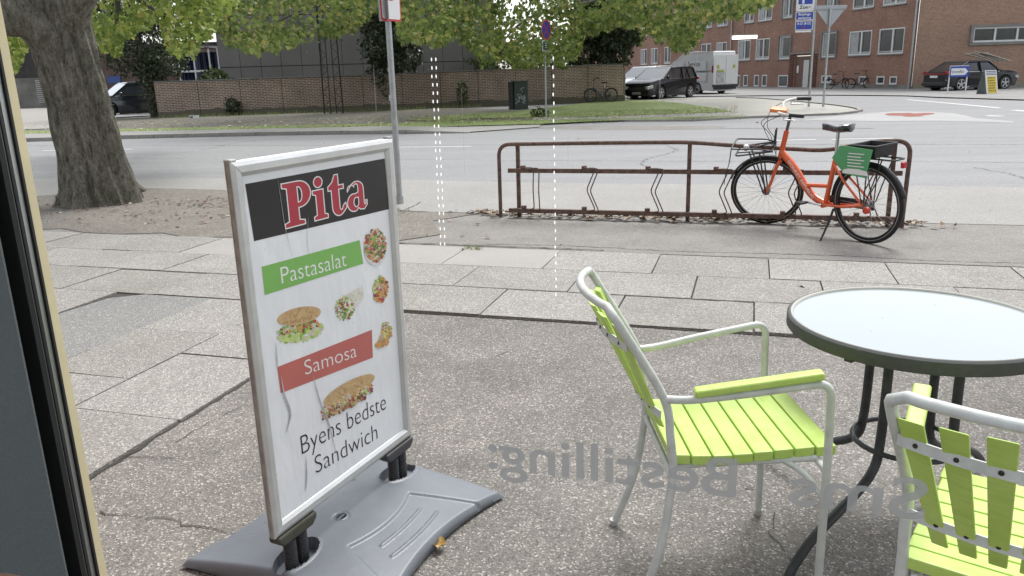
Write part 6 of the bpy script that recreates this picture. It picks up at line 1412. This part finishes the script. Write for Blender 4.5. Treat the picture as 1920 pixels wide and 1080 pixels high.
mpv = dict(L=4.6, Wd=1.84, Hh=1.64, zb=1.02, wsx=1.0, rfx=1.95, rrx=4.1, rbx=4.50, hood=[(.03, .76), (.12, .86), (.55, .97), (1.0, 1.07)], wx=(.95, 3.70), tailz=1.04)
sky_glass = M("windscreen_glass", (.06, .07, .08), .04, .1, .2, 2, spec=1., coat=1.)
def put(front_near, heading, W_, xf_):  # world place of the nose centre when the near-side front wheel stands at a given point
    h = Vector((math.cos(heading), math.sin(heading), 0)); n = Vector((-h.y, h.x, 0)); return front_near - h * xf_ * 1.0, h, n
hd_b = math.atan2(2.1, 2.08)
fnw = G(1240, 187); h = Vector((math.cos(hd_b), math.sin(hd_b), 0)); left = Vector((-h.y, h.x, 0))
car("parked_car", "black people carrier parked nose out beside the end of the brick wall", "car", fnw - h * .95 * 1.03 + left * .92 * 1.0, hd_b, paint=black_paint, sc=1.03, glassm=sky_glass, **mpv)
car("parked_car", "silver people carrier half hidden between the black one and the wall", "car", fnw - h * .95 * 1.03 + left * (.92 + 1.95) + h * 1.3, hd_b, paint=silver_paint, sc=1.08, glassm=sky_glass, trim=black_plastic, silver=True, **mpv)
hv_ = math.atan2(.9, -.42); vh = Vector((math.cos(hv_), math.sin(hv_), 0)); rearL = at(1334, 176, 48.3); rearL.z = 0
vn_left = Vector((-vh.y, vh.x, 0))      # driver's side, to the west
nose = rearL + vh * 5.9 - vn_left * .98
van = car("white_van", "tall white service van seen from behind in front of the apartment block", "van", nose, hv_ + math.pi, 5.9, 1.96, 2.55, 1.35, .75, 3.1, 5.72, 5.86, [(.03, .85), (.1, 1.0), (.35, 1.15), (.55, 1.32)], van_paint, (.95, 4.55), .35, 1.0, van_paint, 1.5, van=True, trim=van_paint)
# service lettering and rear doors of the van (local: +x to the tail, side that faces the camera is +y or -y)
b = MB()
for s in (-1, 1): b.box((5.93, s * .47, 1.42), (.03, .90, 1.75))
b.box((5.95, 0, 1.42), (.02, .03, 1.75)); b.build("rear_door", M("van_door_panel", (.68, .68, .66), .4, 0, .05, 2), van, bevel=.02)
b = MB()
for s in (-1, 1): b.box((5.955, s * .60, 1.62), (.02, .17, .20))
b.build("yellow_sticker", M("yellow_green_sticker", (.40, .42, .06), .5, 0, .4, 30), van)
b = MB(); b.box((5.96, -.42 * 1, 1.0), (.04, .56, .62)); b.build("rear_rack_box", M("ladder_box", (.42, .42, .42), .5, 0, .5, 12), van); b = MB(); b.box((5.97, -.42, 1.38), (.06, .5, .10)); b.build("yellow_lamp_bar", M("yellow_green_sticker", (.4, .42, .06), .5), van)
b = MB(); b.box((5.95, 0, .52), (.14, 1.9, .14)); b.build("rear_step", black_plastic, van, bevel=.02)
sidey = .985
for s in (-1, 1):
    b = MB(); b.box((4.3, s * (.955), 1.72), (1.9, .012, .62)); b.box((2.6, s * .955, 1.72), (1.1, .012, .62)); b.box((4.6, s * .985, 1.05), (1.5, .01, .5)); b.build("pressed_panel", M("van_panel_shade", (.72, .73, .74), .35, 0, .03), van, bevel=.02)
    me = text_mesh("lettering", "Service", .40, letter_black, 'MESH', Matrix(((1.0 * s * -1 if s > 0 else 1.0, 0, 0, 5.1 if s > 0 else 3.55), (0, 0, s, s * .966), (0, 1, 0, 1.68), (0, 0, 0, 1)))); o_ = bpy.data.objects.new("lettering", me); COL.objects.link(o_); o_.parent = van
    me = text_mesh("lettering", "VVS & Blik", .17, M("grey_print", (.2, .2, .2), .4), 'MESH', Matrix(((1.0 * s * -1 if s > 0 else 1.0, 0, 0, 4.95 if s > 0 else 3.7), (0, 0, s, s * .966), (0, 1, 0, 1.46), (0, 0, 0, 1)))) if False else None
# black coupe SUV on the right
rn = G(1801.5, 171.5); fn = G(1892.5, 169.2); hs_ = R(14); sh_ = Vector((math.cos(hs_), math.sin(hs_), 0)); sl_ = Vector((-sh_.y, sh_.x, 0))
nose = rn + sh_ * 3.75 + sl_ * .95
suv = car("black_suv", "black coupe SUV parked before the orange brick building beyond the arrow sign", "car", nose, hs_ + math.pi, 4.7, 1.90, 1.58, .98, 1.25, 2.0, 3.35, 4.45, [(.03, .78), (.12, .90), (.6, 1.0), (1.3, 1.06)], black_paint, (.92, 3.75), .37, 1.0, glass_dark, 1.0)
b = MB(); b.box((4.68, 0, .92), (.05, 1.5, .05)); b.build("light_bar", M("tail_lens", (.38, .015, .02), .15), suv); b = MB(); b.bar((4.62, -.8, .60), (4.62, .8, .60), .05, .04); b.build("chrome_strip", chrome, suv)
wf = thing("slatted_frame", "pale wooden slatted frame lying tilted on the roof of the black SUV", "wooden frame", suv.location + Vector((0, 0, 0)), hs_ + math.pi)
b = MB(); paleW = M("pale_bleached_wood", (.62, .58, .50), .6, 0, .1, 8)
for q in range(5): b.bar((.25, -.85 + q * .30, 1.50), (2.1, -.75 + q * .32, 2.02 - .05 * abs(q - 2)), .17, .03)
for x in (.4, 1.2, 1.95): b.bar((x, -.85, 1.46 + (x - .25) * .28), (x, .6, 1.46 + (x - .25) * .28), .05, .03)
b.build("slats", paleW, wf)
# dark hatchback by the drive on the left
cl_ = G(206, 223) ; hL = R(40); hh_ = Vector((math.cos(hL), math.sin(hL), 0)); ll_ = Vector((-hh_.y, hh_.x, 0))
car("parked_car", "dark blue grey hatchback in the drive between the big tree and the evergreen", "car", cl_ - hh_ * .85 + ll_ * .88 - hh_ * .1, hL, 4.1, 1.76, 1.50, .92, 1.0, 1.75, 3.4, 3.95, [(.03, .68), (.12, .78), (.5, .87), (1.0, .95)], grey_paint, (.82, 3.35), .33, 1.12, sky_glass, .92)
